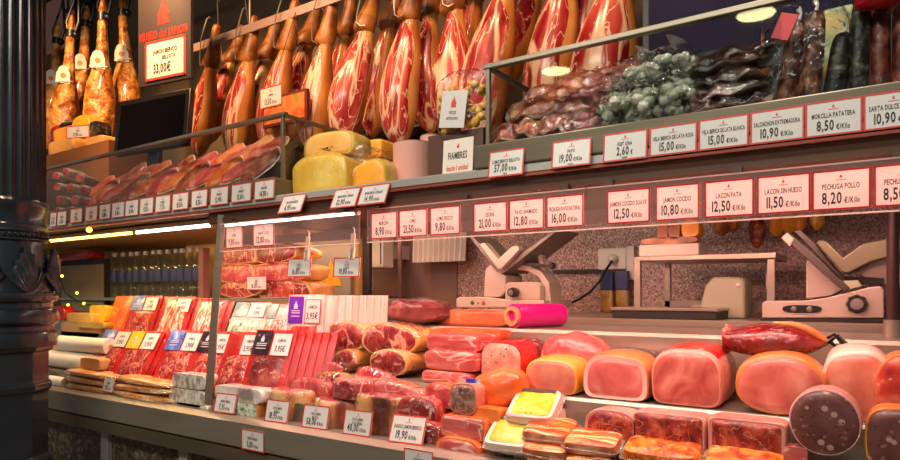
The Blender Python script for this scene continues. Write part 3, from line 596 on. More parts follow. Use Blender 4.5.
# golden hoof-up hams at the left
for yb_, lb in ((2.2, 'front'), (2.39, 'rear')):
    tb = thing('hanging_bar', 'dark %s bar above the golden hams tied up with black straps' % lb, 'rail', (X_(90, 2.2), yb_, 3.46))
    MB().tube([(-.75, 0, 0), (.75, 0, 0)], .014, 10).build('bar', DARK, tb)
    for x in (-.7, .7): MB().tube([(x, 0, .01), (x, 0, .439)], .01, 8).build('hanger_rod', DARK, tb)
def gold_proto(label):
    t = thing('golden_ham', label, 'ham', group='golden hams tied up with black straps')
    pr = [(.16, .020, 0), (.10, .026, .0), (.04, .034, .0), (0, .036, 0), (-.06, .034, 0), (-.15, .040, .002), (-.24, .046, .004), (-.32, .055, .004), (-.40, .075, 0), (-.48, .095, -.006), (-.54, .108, -.006), (-.60, .112, -.01), (-.67, .118, -.01), (-.74, .112, -.01), (-.84, .10, 0), (-.90, .06, .01), (-.92, .02, .01)]
    def rg(r, z, cx): return [(r * math.cos(6.2832 * j / 28) * (1 + .26 * noise.noise(Vector((math.cos(6.2832 * j / 28) * 1.8, math.sin(6.2832 * j / 28) * 1.8, z * 11)))) + cx, r * .85 * math.sin(6.2832 * j / 28), z) for j in range(28)]
    MB().loft([rg(r, z, c) for z, r, c in pr]).build('skin', GOLD, t, sub=1, ang=80)
    s = MB()
    for z in (.0, -.013, .014, .027): s.loft([[((.039 + .003 * (i in (1, 2))) * math.cos(6.2832 * j / 20), .036 * math.sin(6.2832 * j / 20), z + dz) for j in range(20)] for i, dz in enumerate((-.007, -.004, .004, .007))], False, False)
    s.tube([(.035, 0, .02), (.06, 0, .10), (.05, 0, .22), (.03, 0, .36)], .012, 8); s.tube([(-.03, 0, .02), (-.05, 0, .1), (.0, 0, .24), (.03, 0, .36)], .009, 8)
    s.ell((.045, -.01, .0), (.03, .022, .026), 12, 8, .2); s.build('strap', BLACK, t)
    g = MB(); w = .052; ps = [(-w, -.38), (w, -.38), (w * .95, -.31)] + [(w * .8 * math.cos(R(a)), -.30 + .05 * math.sin(R(a))) for a in range(10, 171, 20)] + [(-w * .95, -.31)]
    g.m = Matrix.Translation((.02, -.052, 0)) @ Matrix.Rotation(R(16), 4, 'X') @ Matrix.Translation((0, -.1, 0)) if False else Matrix.Translation((.012, -.062, 0)) @ Matrix.Rotation(R(24), 4, 'Z')
    g.prism(ps, 0, .0015); tagp = g.build('paper_tag', PAPER, t, smooth=False)
    d = MB(); d.m = g.m; d.loft([[(.02 * math.cos(R(a)), -.0006, -.325 + .02 * math.sin(R(a))) for a in range(0, 360, 20)]], c0=True, c1=False); d.build('tag_emblem', mat('tag_orange', '#d88a3a', .6), tagp, smooth=False)
    st = MB(); st.tube([(.07, -.035, -.36), (.0, -.085, -.375), (-.06, -.05, -.36), (-.05, .03, -.35), (.05, .04, -.35), (.07, -.035, -.36)], .004, 6); st.build('string', PAPER, t)
    return t
gp = None
for i, (px, py, ti, rz) in enumerate([(57, 42, 4, 30), (71, 35, 5, 25), (86, 25, 4, 30), (103, 18, 2, 28), (123, 14, -3, 26)]):
    p = at(px, py, (2.39, 2.2, 2.39, 2.2, 2.39)[i]); lb = 'golden ham tied hoof up with a black strap, %s from left' % ['leftmost and half hidden', 'second', 'third', 'fourth', 'rightmost and fifth'][i]
    if gp is None: gp = gold_proto(lb); gp.location = p; gp.rotation_euler = (0, R(ti), R(rz)); gp.scale = (.86, .86, .92)
    else: dup(gp, p, (0, R(ti), R(rz)), lb)
# sign board, screen -------------------------------------------------
a = at(138, 60, 2.0); b = at(192, 60, 1.97)
sw = (b - a).length * .70; sc_ = (a + b) / 2; s0 = at(165, 84, 2.0).z
sg = thing('sign_board', 'dark grey hanging sign with red crest, red lettering and a framed price sheet', 'sign', (sc_.x, sc_.y, s0), (0, 0, R(9)))
MB().box(-sw / 2, sw / 2, 0, .02, 0, .62).build('board', SIGNG, sg, smooth=False, bevel=.002)
l = MB(); s1 = at(165, 36, 2.0).z - s0; write(l, 'MUSEO del JAMON', 0, s1 - .012, .044, -.0015, .8, sw * .92); 
l.build('lettering', SIGNR, sg, smooth=False)
l = MB(); crest(l, .0, s1 + .058, .11, -.0015); l.build('crest', SIGNR, sg, smooth=False)
pw, ph = sw * .76, .212; pz = .022; po = sw * .04
shp = MB().box(po - pw / 2, po + pw / 2, -.006, -.001, pz, pz + ph).build('price_sheet', WHITE, sg, smooth=False)
l = MB(); e = .012
l.box(po - pw / 2, po + pw / 2, -.0075, -.0055, pz, pz + e); l.box(po - pw / 2, po + pw / 2, -.0075, -.0055, pz + ph - e, pz + ph); l.box(po - pw / 2, po - pw / 2 + e, -.0075, -.0055, pz, pz + ph); l.box(po + pw / 2 - e, po + pw / 2, -.0075, -.0055, pz, pz + ph); l.build('border', REDB, shp, smooth=False)
l = MB(); write(l, 'JAMON IBERICO', po, pz + .138, .024, -.0075, .7, pw * .7); write(l, 'BELLOTA', po + .03, pz + .104, .022, -.0075, .7, pw * .5); write(l, '33,00€', po - .02, pz + .035, .05, -.0075, .6, pw * .55); l.build('lettering', INK, shp, smooth=False)
MB().tube([(-sw * .4, .01, .62), (-sw * .4, .01, 3.9 - s0)], .004, 6).build('cord', DARK, sg); MB().tube([(sw * .4, .01, .62), (sw * .4, .01, 3.9 - s0)], .004, 6).build('cord', DARK, sg)
a = at(118, 100, 1.92); b = at(181, 95, 1.86)
mw = (b - a).length * .74; mz0 = at(150, 149, 1.89).z; mz1 = at(150, 90, 1.89).z
mn = thing('monitor', 'black flat screen monitor leaning behind the left glass case', 'monitor', ((a.x + b.x) / 2, 1.89, mz0 - .06), (R(-8), R(-2), R(12)))
MB().box(-mw / 2, mw / 2, 0, .035, .06, .06 + mz1 - mz0).build('case', BLACK, mn, bevel=.006)
MB().box(-mw / 2 + .03, mw / 2 - .03, -.002, .002, .09, .03 + mz1 - mz0).build('screen', SCREEN, mn, smooth=False)
MB().box(-.04, .04, .03, .06, -.05, .2).build('neck', BLACK, mn, bevel=.004); MB().box(-.12, .12, -.04, .12, -.085, -.07).build('foot', BLACK, mn, bevel=.004)
# shelves on the back wall and pink notice behind the golden hams
tag(MB().box(-.34, .34, 0, .01, 0, .5).build('notice', mat('pink_notice', '#d8a098', .6), loc=(X_(54, 2.7), 2.7, at(54, 52, 2.7).z), smooth=False), 'pink notice board behind the golden hams by the column', 'notice')
for z, lb in ((at(420, 128, 2.85).z, 'upper'), (at(420, 152, 2.85).z, 'lower')):
    tag(MB().box(X_(300, 2.85), X_(520, 2.85), 2.78, 2.995, z - .012, z).build('wall_shelf', nmat('olive_shelf', [(.3, '#4a4428'), (.7, '#6a6038')], scale=5, rough=.5, bump=0), smooth=False), '%s dull olive wall shelf behind the pink paper cylinders' % lb, 'shelf')
fp = thing('framed_picture', 'small framed picture hanging behind the hams at the left glass case', 'picture', (X_(284, 2.3), 2.3, Z_(284, 124, 2.3)))
w = X_(306, 2.3) - X_(262, 2.3); MB().box(-w / 2, w / 2, 0, .02, 0, .16).build('frame', mat('red_frame', '#6e2618', .5), fp, smooth=False, bevel=.002)
MB().tube([(-w * .4, .01, .16), (0, .08, .62)], .002, 6).build('cord', DARK, fp); MB().tube([(w * .4, .01, .16), (0, .08, .62)], .002, 6).build('cord', DARK, fp)
MB().box(-w / 2 + .015, w / 2 - .015, -.002, .0, .015, .145).build('picture', nmat('picture_meat', [(.35, '#c8401c'), (.55, '#e88a4a'), (.7, '#8a8a3a')], scale=14, rough=.4, bump=0), fp, smooth=False)
price_card((X_(270, 2.29), 2.295, Z_(270, 107, 2.29)), X_(281, 2.29) - X_(259, 2.29), Z_(270, 86, 2.29) - Z_(270, 107, 2.29), 'JAMON', '13,50', 'price card hanging before the framed picture and hams', 'price cards among the upper goods')
# dark partition and purple poster at upper right
tag(MB().box(0, .16, 0, .3, 0, 1.4).build('partition', BLACK, loc=(X_(643, 2.3), 2.3, 2.0), smooth=False), 'black partition standing between the hams and the purple poster', 'panel')
tag(MB().box(0, .12, 0, .1, 0, 1.3).build('partition', mat('grey_blue', '#5c6270', .5), loc=(X_(668, 2.25), 2.25, 2.0), smooth=False), 'grey blue partition at the top beside the purple poster', 'panel')
pp = thing('poster', 'dark purple poster behind the right glass case', 'poster', (X_(748, 2.1), 2.1, 1.9925)); 
MB().box(-.3, .33, 0, .012, 0, .9).build('sheet', nmat('purple_sheet', [(.3, '#1a1430'), (.7, '#30244c')], scale=4, rough=.85, bump=0), pp, smooth=False)
tag(MB().box(-.36, .7, 0, .3, 0, .29).build('rear_crate', DARK, loc=(X_(748, 2.0), 1.90, 1.7005), smooth=False), 'dark crate standing behind the sausages under the poster', 'crate')
# ================================================================= glass cases on the upper shelf
PLINTH = nmat('olive_metal', [(.3, '#6e6450'), (.7, '#7c725e')], scale=3, stretch=(1, 1, 10), rough=.35, metal=.45, bump=0)
def glass_case(px0, px1, Yf, Yb, label, open_right=True, rail_m=STEELD):
    x0 = X_(px0, Yf); x1 = X_(px1, Yf); z0 = 1.7; z1 = 1.918
    t = thing('glass_case', label, 'glass case', (x0, Yf, z0)); w = x1 - x0; d = Yb - Yf; h = z1 - z0; MB().box(-.012, w + .01, -.0525, .69, -.0625, .0).build('plinth', PLINTH, t, smooth=False, bevel=.003)
    MB().box(.004, w - .004, 0, .005, .0, h).build('front_pane', GLASS, t, smooth=False)
    for x, nm in ((0, 'side_pane'), (w - .005, 'side_pane')): MB().box(x, x + .005, .006, d, 0, h).build(nm, GLASS, t, smooth=False)
    MB().box(-.012, w + .012, -.006, .014, h, h + .014).build('top_rail', rail_m, t, bevel=.002)
    for x in (-.004, w - .008): MB().box(x, x + .012, -.004, .008, 0, h).build('corner_post', rail_m, t, bevel=.001)
    for x in (-.004, w - .008): MB().box(x, x + .012, .014, d, h, h + .012).build('side_rail', rail_m, t, bevel=.001)
    for x in (-.004, w - .008): MB().box(x, x + .012, d - .012, d, 0, h).build('rear_post', rail_m, t, bevel=.001)
    return t
glass_case(20, 283, 1.5, 1.80, 'left glass case on the steel shelf over fanned meat packs')
glass_case(487.5, 960, 1.5, 1.86, 'right glass case on the steel shelf over dried meat packs and sausages')
tag(MB().box(0, X_(283, 1.82) - X_(158, 1.82), 0, .012, 0, .012).build('rear_rail', STEELD, loc=(X_(158, 1.82), 1.83, 1.868), smooth=False), 'thin steel rail behind the fanned packs', 'rail')
for px in (160, 282):
    pass
# small white salamis at the far left of the left case
smp = None
for i, (px, py, Y) in enumerate([(58, 212, 1.53), (72, 211, 1.53), (60, 200, 1.56), (75, 200, 1.55), (88, 203, 1.53), (57, 187, 1.60), (70, 188, 1.58), (84, 190, 1.58), (80, 178, 1.63), (56, 176, 1.66), (66, 172, 1.68)]):
    p = at(px, py, Y); lb = 'small white skinned salami with dark red end, %s of the pile' % ['front left', 'front centre', 'second tier left', 'second tier centre', 'front right', 'third tier left', 'third tier centre', 'third tier right', 'upper right', 'topmost left', 'topmost right'][i]
    if smp is None:
        smp = thing('salami', lb, 'salami', group='small salamis in the left glass case')
        b = MB(); b.m = Matrix.Rotation(R(90), 4, 'X'); b.lathe([(.02, -.0), (.023, -.004), (.024, -.05), (.024, -.13), (.02, -.15), (.008, -.158)], 18); b.build('casing', SALW, smp)
        f = MB(); f.m = Matrix.Rotation(R(90), 4, 'X'); f.lathe([(.0195, .0005), (.012, .002), (.001, .0025)], 18); f.build('cut_end', CHORF, smp); smp.location = p; smp.rotation_euler = (0, 0, R(30))
    else: dup(smp, p, (0, 0, R(30 + (i * 17) % 20 - 10)), lb)
# fanned packs of sliced meat in the left case
PK1 = nmat('fanned_red_pack', [(.3, '#a8242a'), (.5, '#d2504c'), (.68, '#ee9488')], scale=12, dist=1, rough=.3, bump=.2, film=.9)
PK2 = nmat('fanned_orange_pack', [(.3, '#c04018'), (.5, '#e87034'), (.7, '#f8ae78')], scale=12, dist=1, rough=.3, bump=.2, film=.9)
PK3 = nmat('fanned_brown_pack', [(.3, '#7a3020'), (.5, '#a8543a'), (.7, '#d08e6c')], scale=12, dist=1, rough=.3, bump=.2, film=.9)
ORD = ['first', 'second', 'third', 'fourth', 'fifth', 'sixth', 'seventh', 'eighth', 'ninth', 'tenth', 'eleventh', 'twelfth', 'thirteenth', 'fourteenth', 'fifteenth', 'sixteenth']
fans = [(100, 192, 1, 1), (116, 187, 1, 0), (131, 180, 1, 2), (143, 178, 1, 0), (155, 178, 1, 1), (167, 176, 1, 2), (178, 174, 1, 2), (190, 172, 1, 2), (201, 170, 1, 0), (212, 167, 1, 0), (226, 163, 1, 1), (240, 160, 1, 0), (254, 156, 1, 1), (268, 153, 1, 0), (104, 203, 0, 1), (119, 199, 0, 0), (134, 196, 0, 2), (148, 193, 0, 1), (162, 190, 0, 0), (177, 187, 0, 1), (192, 184, 0, 2), (207, 181, 0, 0), (224, 177, 0, 1), (242, 173, 0, 0), (260, 169, 0, 2)]
CREAME = mat('cream_edge', '#e8b8a0', .3, coat=.6); fp_ = {}; cnt = [0, 0]
for i, (px, py, tier, mi) in enumerate(fans):
    Y = 1.625 if tier else 1.55
    p = at(px, py, Y); p.z = max(p.z + .012, 1.772)
    lb = '%s oval meat pack, %s from left in the %s row of the left case' % (['red', 'orange', 'brown'][mi], ORD[cnt[tier]], 'rear' if tier else 'front'); cnt[tier] += 1
    rot = (R(-36 - (i * 7) % 14), R(-34 + (i * 11) % 22), R(22))
    if mi not in fp_:
        t = thing('meat_pack', lb, 'meat pack', p, rot, 'fanned packs in the left glass case'); fp_[mi] = t
        MB().ell((0, 0, 0), (.095, .014, .052), 26, 10, .10, 4, .8, mi).build('sliced_meat', [PK1, PK2, PK3][mi], t)
        MB().ell((0, .002, 0), (.100, .007, .056), 26, 8, .10, 4, .8, mi).build('pale_edge', CREAME, t)
    else: dup(fp_[mi], p, rot, lb)
# cheeses on a riser behind the left case
tag(MB().box(X_(30, 1.9), X_(116, 1.9), 1.86, 2.18, 1.7005, at(80, 150, 1.9).z).build('cheese_riser', mat('riser_wood', '#8a5428', .6), smooth=False), 'wooden coloured riser carrying the cheeses beside the column', 'riser')
zr = at(80, 150, 1.9).z + .0008
for r, Y, D, k, m, lb in [((48, 139, 73, 150), 1.90, .12, 'rrect', CHEESE, 'cream wheel wedge of cheese, lower left of the pile'), ((53, 127, 73, 139), 1.91, .1, 'rrect', CHEESEO, 'orange cheese wedge on top of the cream wedge'), ((71, 115, 89, 142), 1.99, .1, 'squ', CHEESEO, 'tall orange cheese piece at the back of the pile'), ((86, 136, 103, 150), 1.90, .1, 'rrect', CHEESE, 'small pale cheese wedge at the right of the pile'), ((103, 143, 116, 151), 1.92, .1, 'squ', SOFTW, 'small white wrapped cheese at the right end of the riser'), ((88, 121, 99, 137), 1.98, .08, 'squ', SAUSD, 'dark rind cheese behind the pale wedge')]:
    block('cheese', lb, 'cheese', r, Y, D, k, m, None, taper=.95, seed=r[0], jit=.02, zb=(None if r[3] < 141 else zr))
price_card((X_(77, 1.87), 1.875, Z_(77, 138, 1.87)), X_(84.5, 1.87) - X_(70.5, 1.87), .075, 'QUESO', '9,90', 'price card on a stick among the cheeses by the column', 'price cards among the upper goods', (0, 0, R(20)))
for r, m, lb in [((47, 124, 57, 148), DARKHAM, 'red wrapped piece behind the cheeses at the column'), ((57, 121, 68, 128), SAUSD, 'black wrapped piece behind the orange cheese')]:
    lump('wrapped_piece', lb, 'wrapped food', r, 2.05, .1, m, seed=r[0])
# ================================================================= middle of the upper shelf
zs = 1.6376
block('wrapped_cheese', 'large half wheel of yellow cheese in crinkled film at the front of the shelf', 'cheese', (291, 153, 347, 190), 1.53, .17, 'dome', CHEESEY, CHEESEY, taper=.7, seed=3, zb=zs, jit=.08)
block('wrapped_cheese', 'yellow cheese in film stacked behind the large half wheel', 'cheese', (303, 131, 354, 157), 1.575, .12, 'dome', CHEESEY, CHEESE, taper=.8, seed=5, zb=None, jit=.06)
f = thing('film_wrap', 'crinkled clear film hanging loose around the half wheel of cheese', 'film', (X_(318, 1.52), 1.60, zs)); MB().ell((.03, .04, .09), (.15, .1, .088), 30, 18, .3, 9, .8, 4).build('film', FILM, f)
block('cheese', 'orange cheese wedge behind the wrapped cheeses beside the pink cylinder', 'cheese', (351, 140, 382, 158), 1.80, .12, 'rrect', CHEESEO, CHEESEO, taper=.9, seed=6, jit=.02, zb=at(366, 160, 1.8).z)
block('cheese', 'pale cheese block under the orange wedge', 'cheese', (350, 159, 385, 184), 1.80, .12, 'rrect', CHEESEY, CHEESEY, taper=.9, seed=8, jit=.02, zb=zs)
block('wrapped_cheese', 'small yellow wrapped cheese beside the pink cylinder', 'cheese', (352, 160, 387, 181), 1.56, .1, 'dome', CHEESEY, CHEESEO, taper=.7, seed=9, zb=zs, jit=.1, ry=R(-6))
for i, (px0, px1, py, Y, lb) in enumerate([(389, 425, 143, 1.66, 'wide pink paper cylinder on the steel shelf'), (418, 438, 136, 1.80, 'second pink paper cylinder behind the wide one')]):
    r_ = (X_(px1, Y) - X_(px0, Y)) / 2 * .9; h = Z_((px0 + px1) / 2, py, Y) - zs
    t = thing('paper_cylinder', lb, 'cylinder', (X_((px0 + px1) / 2, Y), Y + r_ * .5, zs), group='pink paper cylinders')
    MB().lathe([(r_, 0), (r_, h), (r_ * .94, h), (r_ * .94, h * .9)], 40).build('wrapper', PINKP, t); MB().lathe([(r_ * .93, h * .7), (r_ * .93, h * 1.02), (r_ * .6, h * 1.04)], 40).build('contents', nmat('olive_top', [(.3, '#4a4a2c'), (.7, '#7a7848')], scale=20, rough=.5, bump=.3), t)
# snack bag and cards
sb = thing('snack_bag', 'clear bag of yellow snacks with a white card, left of the right glass case', 'snack bag', (X_(462, 1.62), 1.62, 1.80)); 
b = MB(); random.seed(3)
for q in range(60):
    x, z = random.uniform(-.07, .07), random.uniform(.0, .13); b.ell((x, random.uniform(-.012, .018), z), (.016, .012, .013), 8, 6, .2, 5, 1, q)
b.build('snacks', nmat('snack_yellow', [(.3, '#b87a1c'), (.6, '#e2b23c'), (.75, '#f0d080')], scale=30, rough=.5, bump=.3), sb)['kind'] = 'stuff'
MB().ell((0, 0, .075), (.09, .034, .105), 20, 12, .1, 5, .6).build('film', FILM, sb)
t = MB(); t.m = Matrix.Rotation(R(8), 4, 'Y'); t.box(-.06, .03, -.038, -.036, .0, .11); pc = t.build('card', WHITE, sb, smooth=False)
t = MB(); t.m = Matrix.Rotation(R(8), 4, 'Y'); crest(t, -.015, .06, .025, -.0385); t.build('crest', CREST, pc, smooth=False)
t = MB(); t.m = Matrix.Rotation(R(8), 4, 'Y'); write(t, 'PICOS', -.015, .04, .01, -.0385, .6); write(t, 'ARTESANOS', -.015, .024, .008, -.0385, .6); t.build('lettering', INK, pc, smooth=False)
Yc = 1.50; t = thing('notice_card', 'cream notice card with red lettering standing below the snack bag', 'card', (X_(457, Yc), Yc, zs), (R(-4), 0, 0)); w = X_(472, Yc) - X_(442, Yc); h = Z_(457, 138, Yc) - zs
MB().box(-w / 2, w / 2, 0, .0015, 0, h).build('card', PAPER, t, smooth=False); l = MB(); write(l, 'FIAMBRES', 0, h * .46, h * .19, -.0005, .5, w * .85); l.build('lettering', INK, t, smooth=False)
l = MB(); write(l, 'desde 1 unidad', 0, h * .14, h * .16, -.0005, .5, w * .85); crest(l, 0, h * .75, h * .1, -.0005); l.build('red_lettering', SIGNR, t, smooth=False)
tag(MB().box(-.1, .1, -.05, .05, 0, .158).build('rear_crate', BROWN, loc=(X_(462, 1.65), 1.66, zs), smooth=False), 'brown box under the snack bag', 'box')
# ================================================================= right glass case contents
def wavy(name, label, cat, px, py, Y, w, d, h, m, seed, group, rz=0, ry=0, film=True, amp=.02, rx=0):
    amp *= .62 * min(1, w / .16); h *= 1.15
    p = at(px, py, Y); t = thing(name, label, cat, p, (rx, ry, rz), group)
    nx, ny = 22, 12; g = MB(); top = []; bot = []
    def zf(u, v): return amp * noise.noise(Vector((u * 1.9 + seed * 5, v * 1.3, seed))) * 2.2
    def grid(zo, sc):
        vs = []
        for j in range(ny + 1):
            for i in range(nx + 1):
                u, v = i / nx * 2 - 1, j / ny * 2 - 1
                s = max(abs(u), abs(v)); l = math.hypot(u, v) or 1; k = s / l; k = 1 + (k - 1) * .6
                q = (1 - min(1, max(abs(u), abs(v))) ** 4)
                vs.append((u * k * w / 2 * sc * (1 + .1 * noise.noise(Vector((v * 2, seed, 1)))), v * k * d / 2 * sc, zf(u, v) + zo * h / 2 * (.15 + .85 * q)))
        return vs
    def shell(sc, hh):
        b = MB(); up = grid(hh, sc); lo = grid(-hh, sc); N = nx + 1; fs = []
        for j in range(ny):
            for i in range(nx): a = j * N + i; fs.append((a, a + 1, a + N + 1, a + N))
        M = len(up); f2 = [tuple(M + i for i in f)[::-1] for f in fs]; per = [i for i in range(nx)] + [j * N + nx for j in range(ny)] + [ny * N + i for i in range(nx, 0, -1)] + [j * N for j in range(ny, 0, -1)]
        side = [(per[i], per[(i + 1) % len(per)], M + per[(i + 1) % len(per)], M + per[i]) for i in range(len(per))]
        b.add(up + lo, fs + f2 + side); return b
    if film: shell(1.0, 1.15).build('film', FILM, t, ang=70)
    shell(.92, 1).build('dried_meat' if 'dried' in label else 'pack_body', m, t, ang=70)
    if film: shell(1.05, .25).build('film_edge', FILME, t, ang=70)
    return t
G4 = 'dried meat packs in the right glass case'
DM = nmat('dried_meat_orange', [(.3, '#782a1a'), (.46, '#b4563c'), (.6, '#d88e68'), (.74, '#f0c0a0')], scale=14, dist=1, rough=.3, bump=.4, film=.9, bd=.008)
for i, (px, py, Y, w, d, ry, m, lb) in enumerate([(508, 132, 1.53, .11, .1, 16, DM, 'front left under the tall stack'), (534, 128, 1.53, .09, .09, -20, DM, 'front row second from the glass corner'), (556, 123, 1.53, .1, .09, 10, DRYPK, 'front row third from the glass corner'), (583, 123, 1.53, .12, .09, 6, DRYPK, 'front row right end near the pale bags'), (537, 107, 1.58, .17, .13, 8, DM, 'second layer, large and light edged'), (578, 105, 1.58, .14, .12, 0, DRYPK, 'second layer, dark and right of the large one'), (604, 110, 1.56, .1, .1, 12, DRYPK, 'second layer at the pale bags'), (556, 92, 1.64, .18, .13, 6, DM, 'third layer, orange red'), (590, 88, 1.66, .16, .12, 10, DRYPK, 'third layer, dark'), (612, 76, 1.72, .17, .12, 14, DRYPK, 'topmost at the rear of the stack'), (582, 80, 1.74, .15, .12, 4, DM, 'fourth layer behind the lamp reflection')]):
    wavy('dried_meat_pack', 'wavy vacuum pack of dried meat, ' + lb, 'meat pack', px, py, Y, w, d, .03, m, i + 1, G4, R(14), R(-ry), amp=.016, rx=R(38))
random.seed(11)
for i, (px, py, Y, sx, szz, lb) in enumerate([(622, 112, 1.55, .09, .10, 'pale green netted bag of small balls, front left'), (652, 108, 1.55, .10, .12, 'pale green netted bag of small balls, front centre'), (684, 100, 1.56, .09, .11, 'pale green netted bag of small balls, front right by the dark packs'), (640, 84, 1.66, .11, .12, 'pale green netted bag of small balls, rear left'), (672, 74, 1.66, .11, .12, 'pale green netted bag of small balls, rear right')]):
    p = at(px, py, Y); t = thing('bag_of_balls', lb, 'bag', p, group='pale bags of small balls')
    b = MB()
    for q in range(44):
        d = Vector((random.gauss(0, 1), random.gauss(0, 1), random.gauss(0, 1))).normalized() * random.uniform(.6, 1)
        b.ell((d.x * sx * .55, d.y * .05, d.z * szz * .42), (.016, .015, .015), 9, 7, .25, 5, 1, q)
    b.build('balls', BALLS, t)['kind'] = 'stuff'
    MB().ell((0, 0, szz * .12), (sx * .7, .068, szz * .48), 26, 16, .3, 8, 1, i).build('film', FILM, t)
    b = MB(); b.tube([(0, 0, szz * .5), (.004, .0, szz * .6), (.012, 0, szz * .72)], [.02, .008, .03], 12); b.build('twisted_top', FILMW, t)
G5 = 'dark packs stacked in the right glass case'
for i, (px, py, Y, w, lb) in enumerate([(735, 106, 1.54, .16, 'lowest of the stack, orange edged'), (730, 92, 1.56, .17, 'second from the bottom of the stack'), (736, 79, 1.58, .17, 'middle of the stack'), (728, 66, 1.62, .18, 'second from the top of the stack'), (742, 55, 1.66, .18, 'topmost of the stack'), (704, 95, 1.58, .10, 'left of the stack beside the pale bags'), (706, 110, 1.54, .10, 'bottom left beside the pale bags')]):
    wavy('dark_pack', 'dark vacuum pack with crinkled clear edges, ' + lb, 'meat pack', px, py, Y, w, .15, .036, DARKPK, i + 21, G5, R(6), R(-4), amp=.016, rx=R(16))
G6 = 'sausages standing in the right glass case'
def sausage(px0, px1, ytop, ybot, Y, m, lb, lean=0, sd=1, dz=0):
    zt = Z_((px0 + px1) / 2, ytop, Y); zb = 1.7008 ; r_ = (X_(px1, Y) - X_(px0, Y)) / 2; h = zt - zb
    t = thing('sausage', lb, 'sausage', (X_((px0 + px1) / 2, Y), Y + r_, zb), (0, R(lean), 0), G6)
    pr = [(.25, 0), (.72, .02), (.95, .06), (1.0, .15), (1.0, .5), (.97, .78), (.9, .88), (.7, .95), (.4, .985), (.15, 1.0)]
    MB().lathe([(r_ * a, h * b) for a, b in pr], 28, lambda r, z, q: r * (1 + .16 * noise.noise(Vector((math.cos(q) * 2.5, math.sin(q) * 2.5, z * 30 + sd * 7))))).build('casing', m, t, ang=70)
    MB().tube([(0, 0, h * .995), (.002, 0, h + .012), (-.004, 0, h + .022)], [.004, .003, .006], 8).build('string_end', PAPER, t)
    return t
sausage(772, 795, 18, 92, 1.55, SAUSB, 'thick brown sausage under the red label, left of a bagged pair', 8, 1)
sausage(796, 819, 8, 92, 1.55, SAUSB, 'thick brown sausage, right one of the bagged pair', 4, 2)
sausage(820, 844, 30, 88, 1.55, SAUSD, 'short dark sausage behind the bagged pair', 8, 3)
sausage(846, 868, -6, 84, 1.55, SAUSD, 'tall nearly black sausage beside the reddish brown ones', 2, 4)
sausage(870, 891, -8, 80, 1.56, SAUSR, 'reddish brown sausage beside the nearly black one', 0, 5)
sausage(892, 914, -8, 78, 1.56, SAUSR, 'reddish brown sausage at the right picture edge', 0, 6)
bp = at(802, 40, 1.55); t = thing('plastic_bag', 'clear plastic bag with red label over the pair of brown sausages', 'bag', (bp.x, 1.575, 1.7008))
MB().lathe([(.086, .06), (.088, .12), (.084, .19), (.06, .235), (.02, .25)], 30, lambda r, z, q: r * (1 + .12 * noise.noise(Vector((math.cos(q) * 3, math.sin(q) * 3, z * 12)))) * (.55 + .45 * abs(math.cos(q))), False, False).build('film', FILM, t, ang=80)
l = MB(); l.m = Matrix.Translation((-.028, -.076, .165)) @ Matrix.Rotation(R(-10), 4, 'Z') @ Matrix.Rotation(R(24), 4, 'Y'); l.box(-.018, .018, 0, .0015, -.026, .026); l.build('red_label', mat('red_sticker', '#c81c20', .4), t, smooth=False)
yb = thing('yellow_pack', 'yellow and green pack standing behind the dark short sausage', 'pack', (X_(838, 1.70), 1.70, 1.7006)); MB().box(-.03, .03, 0, .03, 0, Z_(838, 6, 1.7) - 1.7006).build('body', nmat('yellow_green_pack', [(.35, '#d8b060'), (.5, '#8aa070'), (.65, '#e8d8a0')], scale=14, rough=.35, bump=.2, film=.5), yb, bevel=.006)
hg = tag(MB().box(-.02, .02, -.004, .004, 0, .016).build('price_holder', mat('green_holder', '#6c7c50', .5), loc=(X_(893, 1.52), 1.518, 1.7008), smooth=False), 'small green price holder at the foot of the reddish sausages', 'holder')
tag(MB().ell((0, 0, 0), (.05, .03, .02), 16, 8, .3, 5).build('red_ribbon', mat('red_ribbon', '#e01c28', .35), loc=at(884, -2, 1.53)), 'red ribbon at the top of the reddish sausages', 'ribbon')
# ================================================================= left: packs, rolls, bottles
def tray(px0, px1, lb, z=.945, m=STEELD):
    return tag(MB().box(X_(px0, 1.48), X_(px1, 1.48), 1.452, 1.562, .8805, z).build('display_riser', m, smooth=False, bevel=.003), lb, 'riser')
tray(40, 318, 'low steel riser under the front row of red packs')
def bulgebox(w, h, t, n=10, amp=1.):
    b = MB(); fs = []; fr = []; bk = []
    for j in range(n + 1):
        for i in range(n + 1):
            u, v = i / n * 2 - 1, j / n * 2 - 1; q = (1 - u ** 4) * (1 - v ** 4)
            fr.append((u * w / 2, -t * (.12 + .5 * q * amp), (v + 1) * h / 2)); bk.append((u * w / 2, t * (.12 + .3 * q * amp), (v + 1) * h / 2))
    N = n + 1
    for j in range(n):
        for i in range(n): a = j * N + i; fs.append((a, a + 1, a + N + 1, a + N))
    M = N * N; per = [i for i in range(n)] + [j * N + n for j in range(n)] + [n * N + i for i in range(n, 0, -1)] + [j * N for j in range(n, 0, -1)]
    b.add(fr + bk, fs + [tuple(M + i for i in f)[::-1] for f in fs] + [(per[i], per[(i + 1) % len(per)], M + per[(i + 1) % len(per)], M + per[i]) for i in range(len(per))])
    return b
BLKL = nmat('black_label', [(.45, '#1a1416'), (.62, '#3a3234'), (.75, '#c8b8b0')], scale=30, rough=.4, bump=0)
EMB = mat('pale_print', '#d8ccd8', .5); GRL_ = None
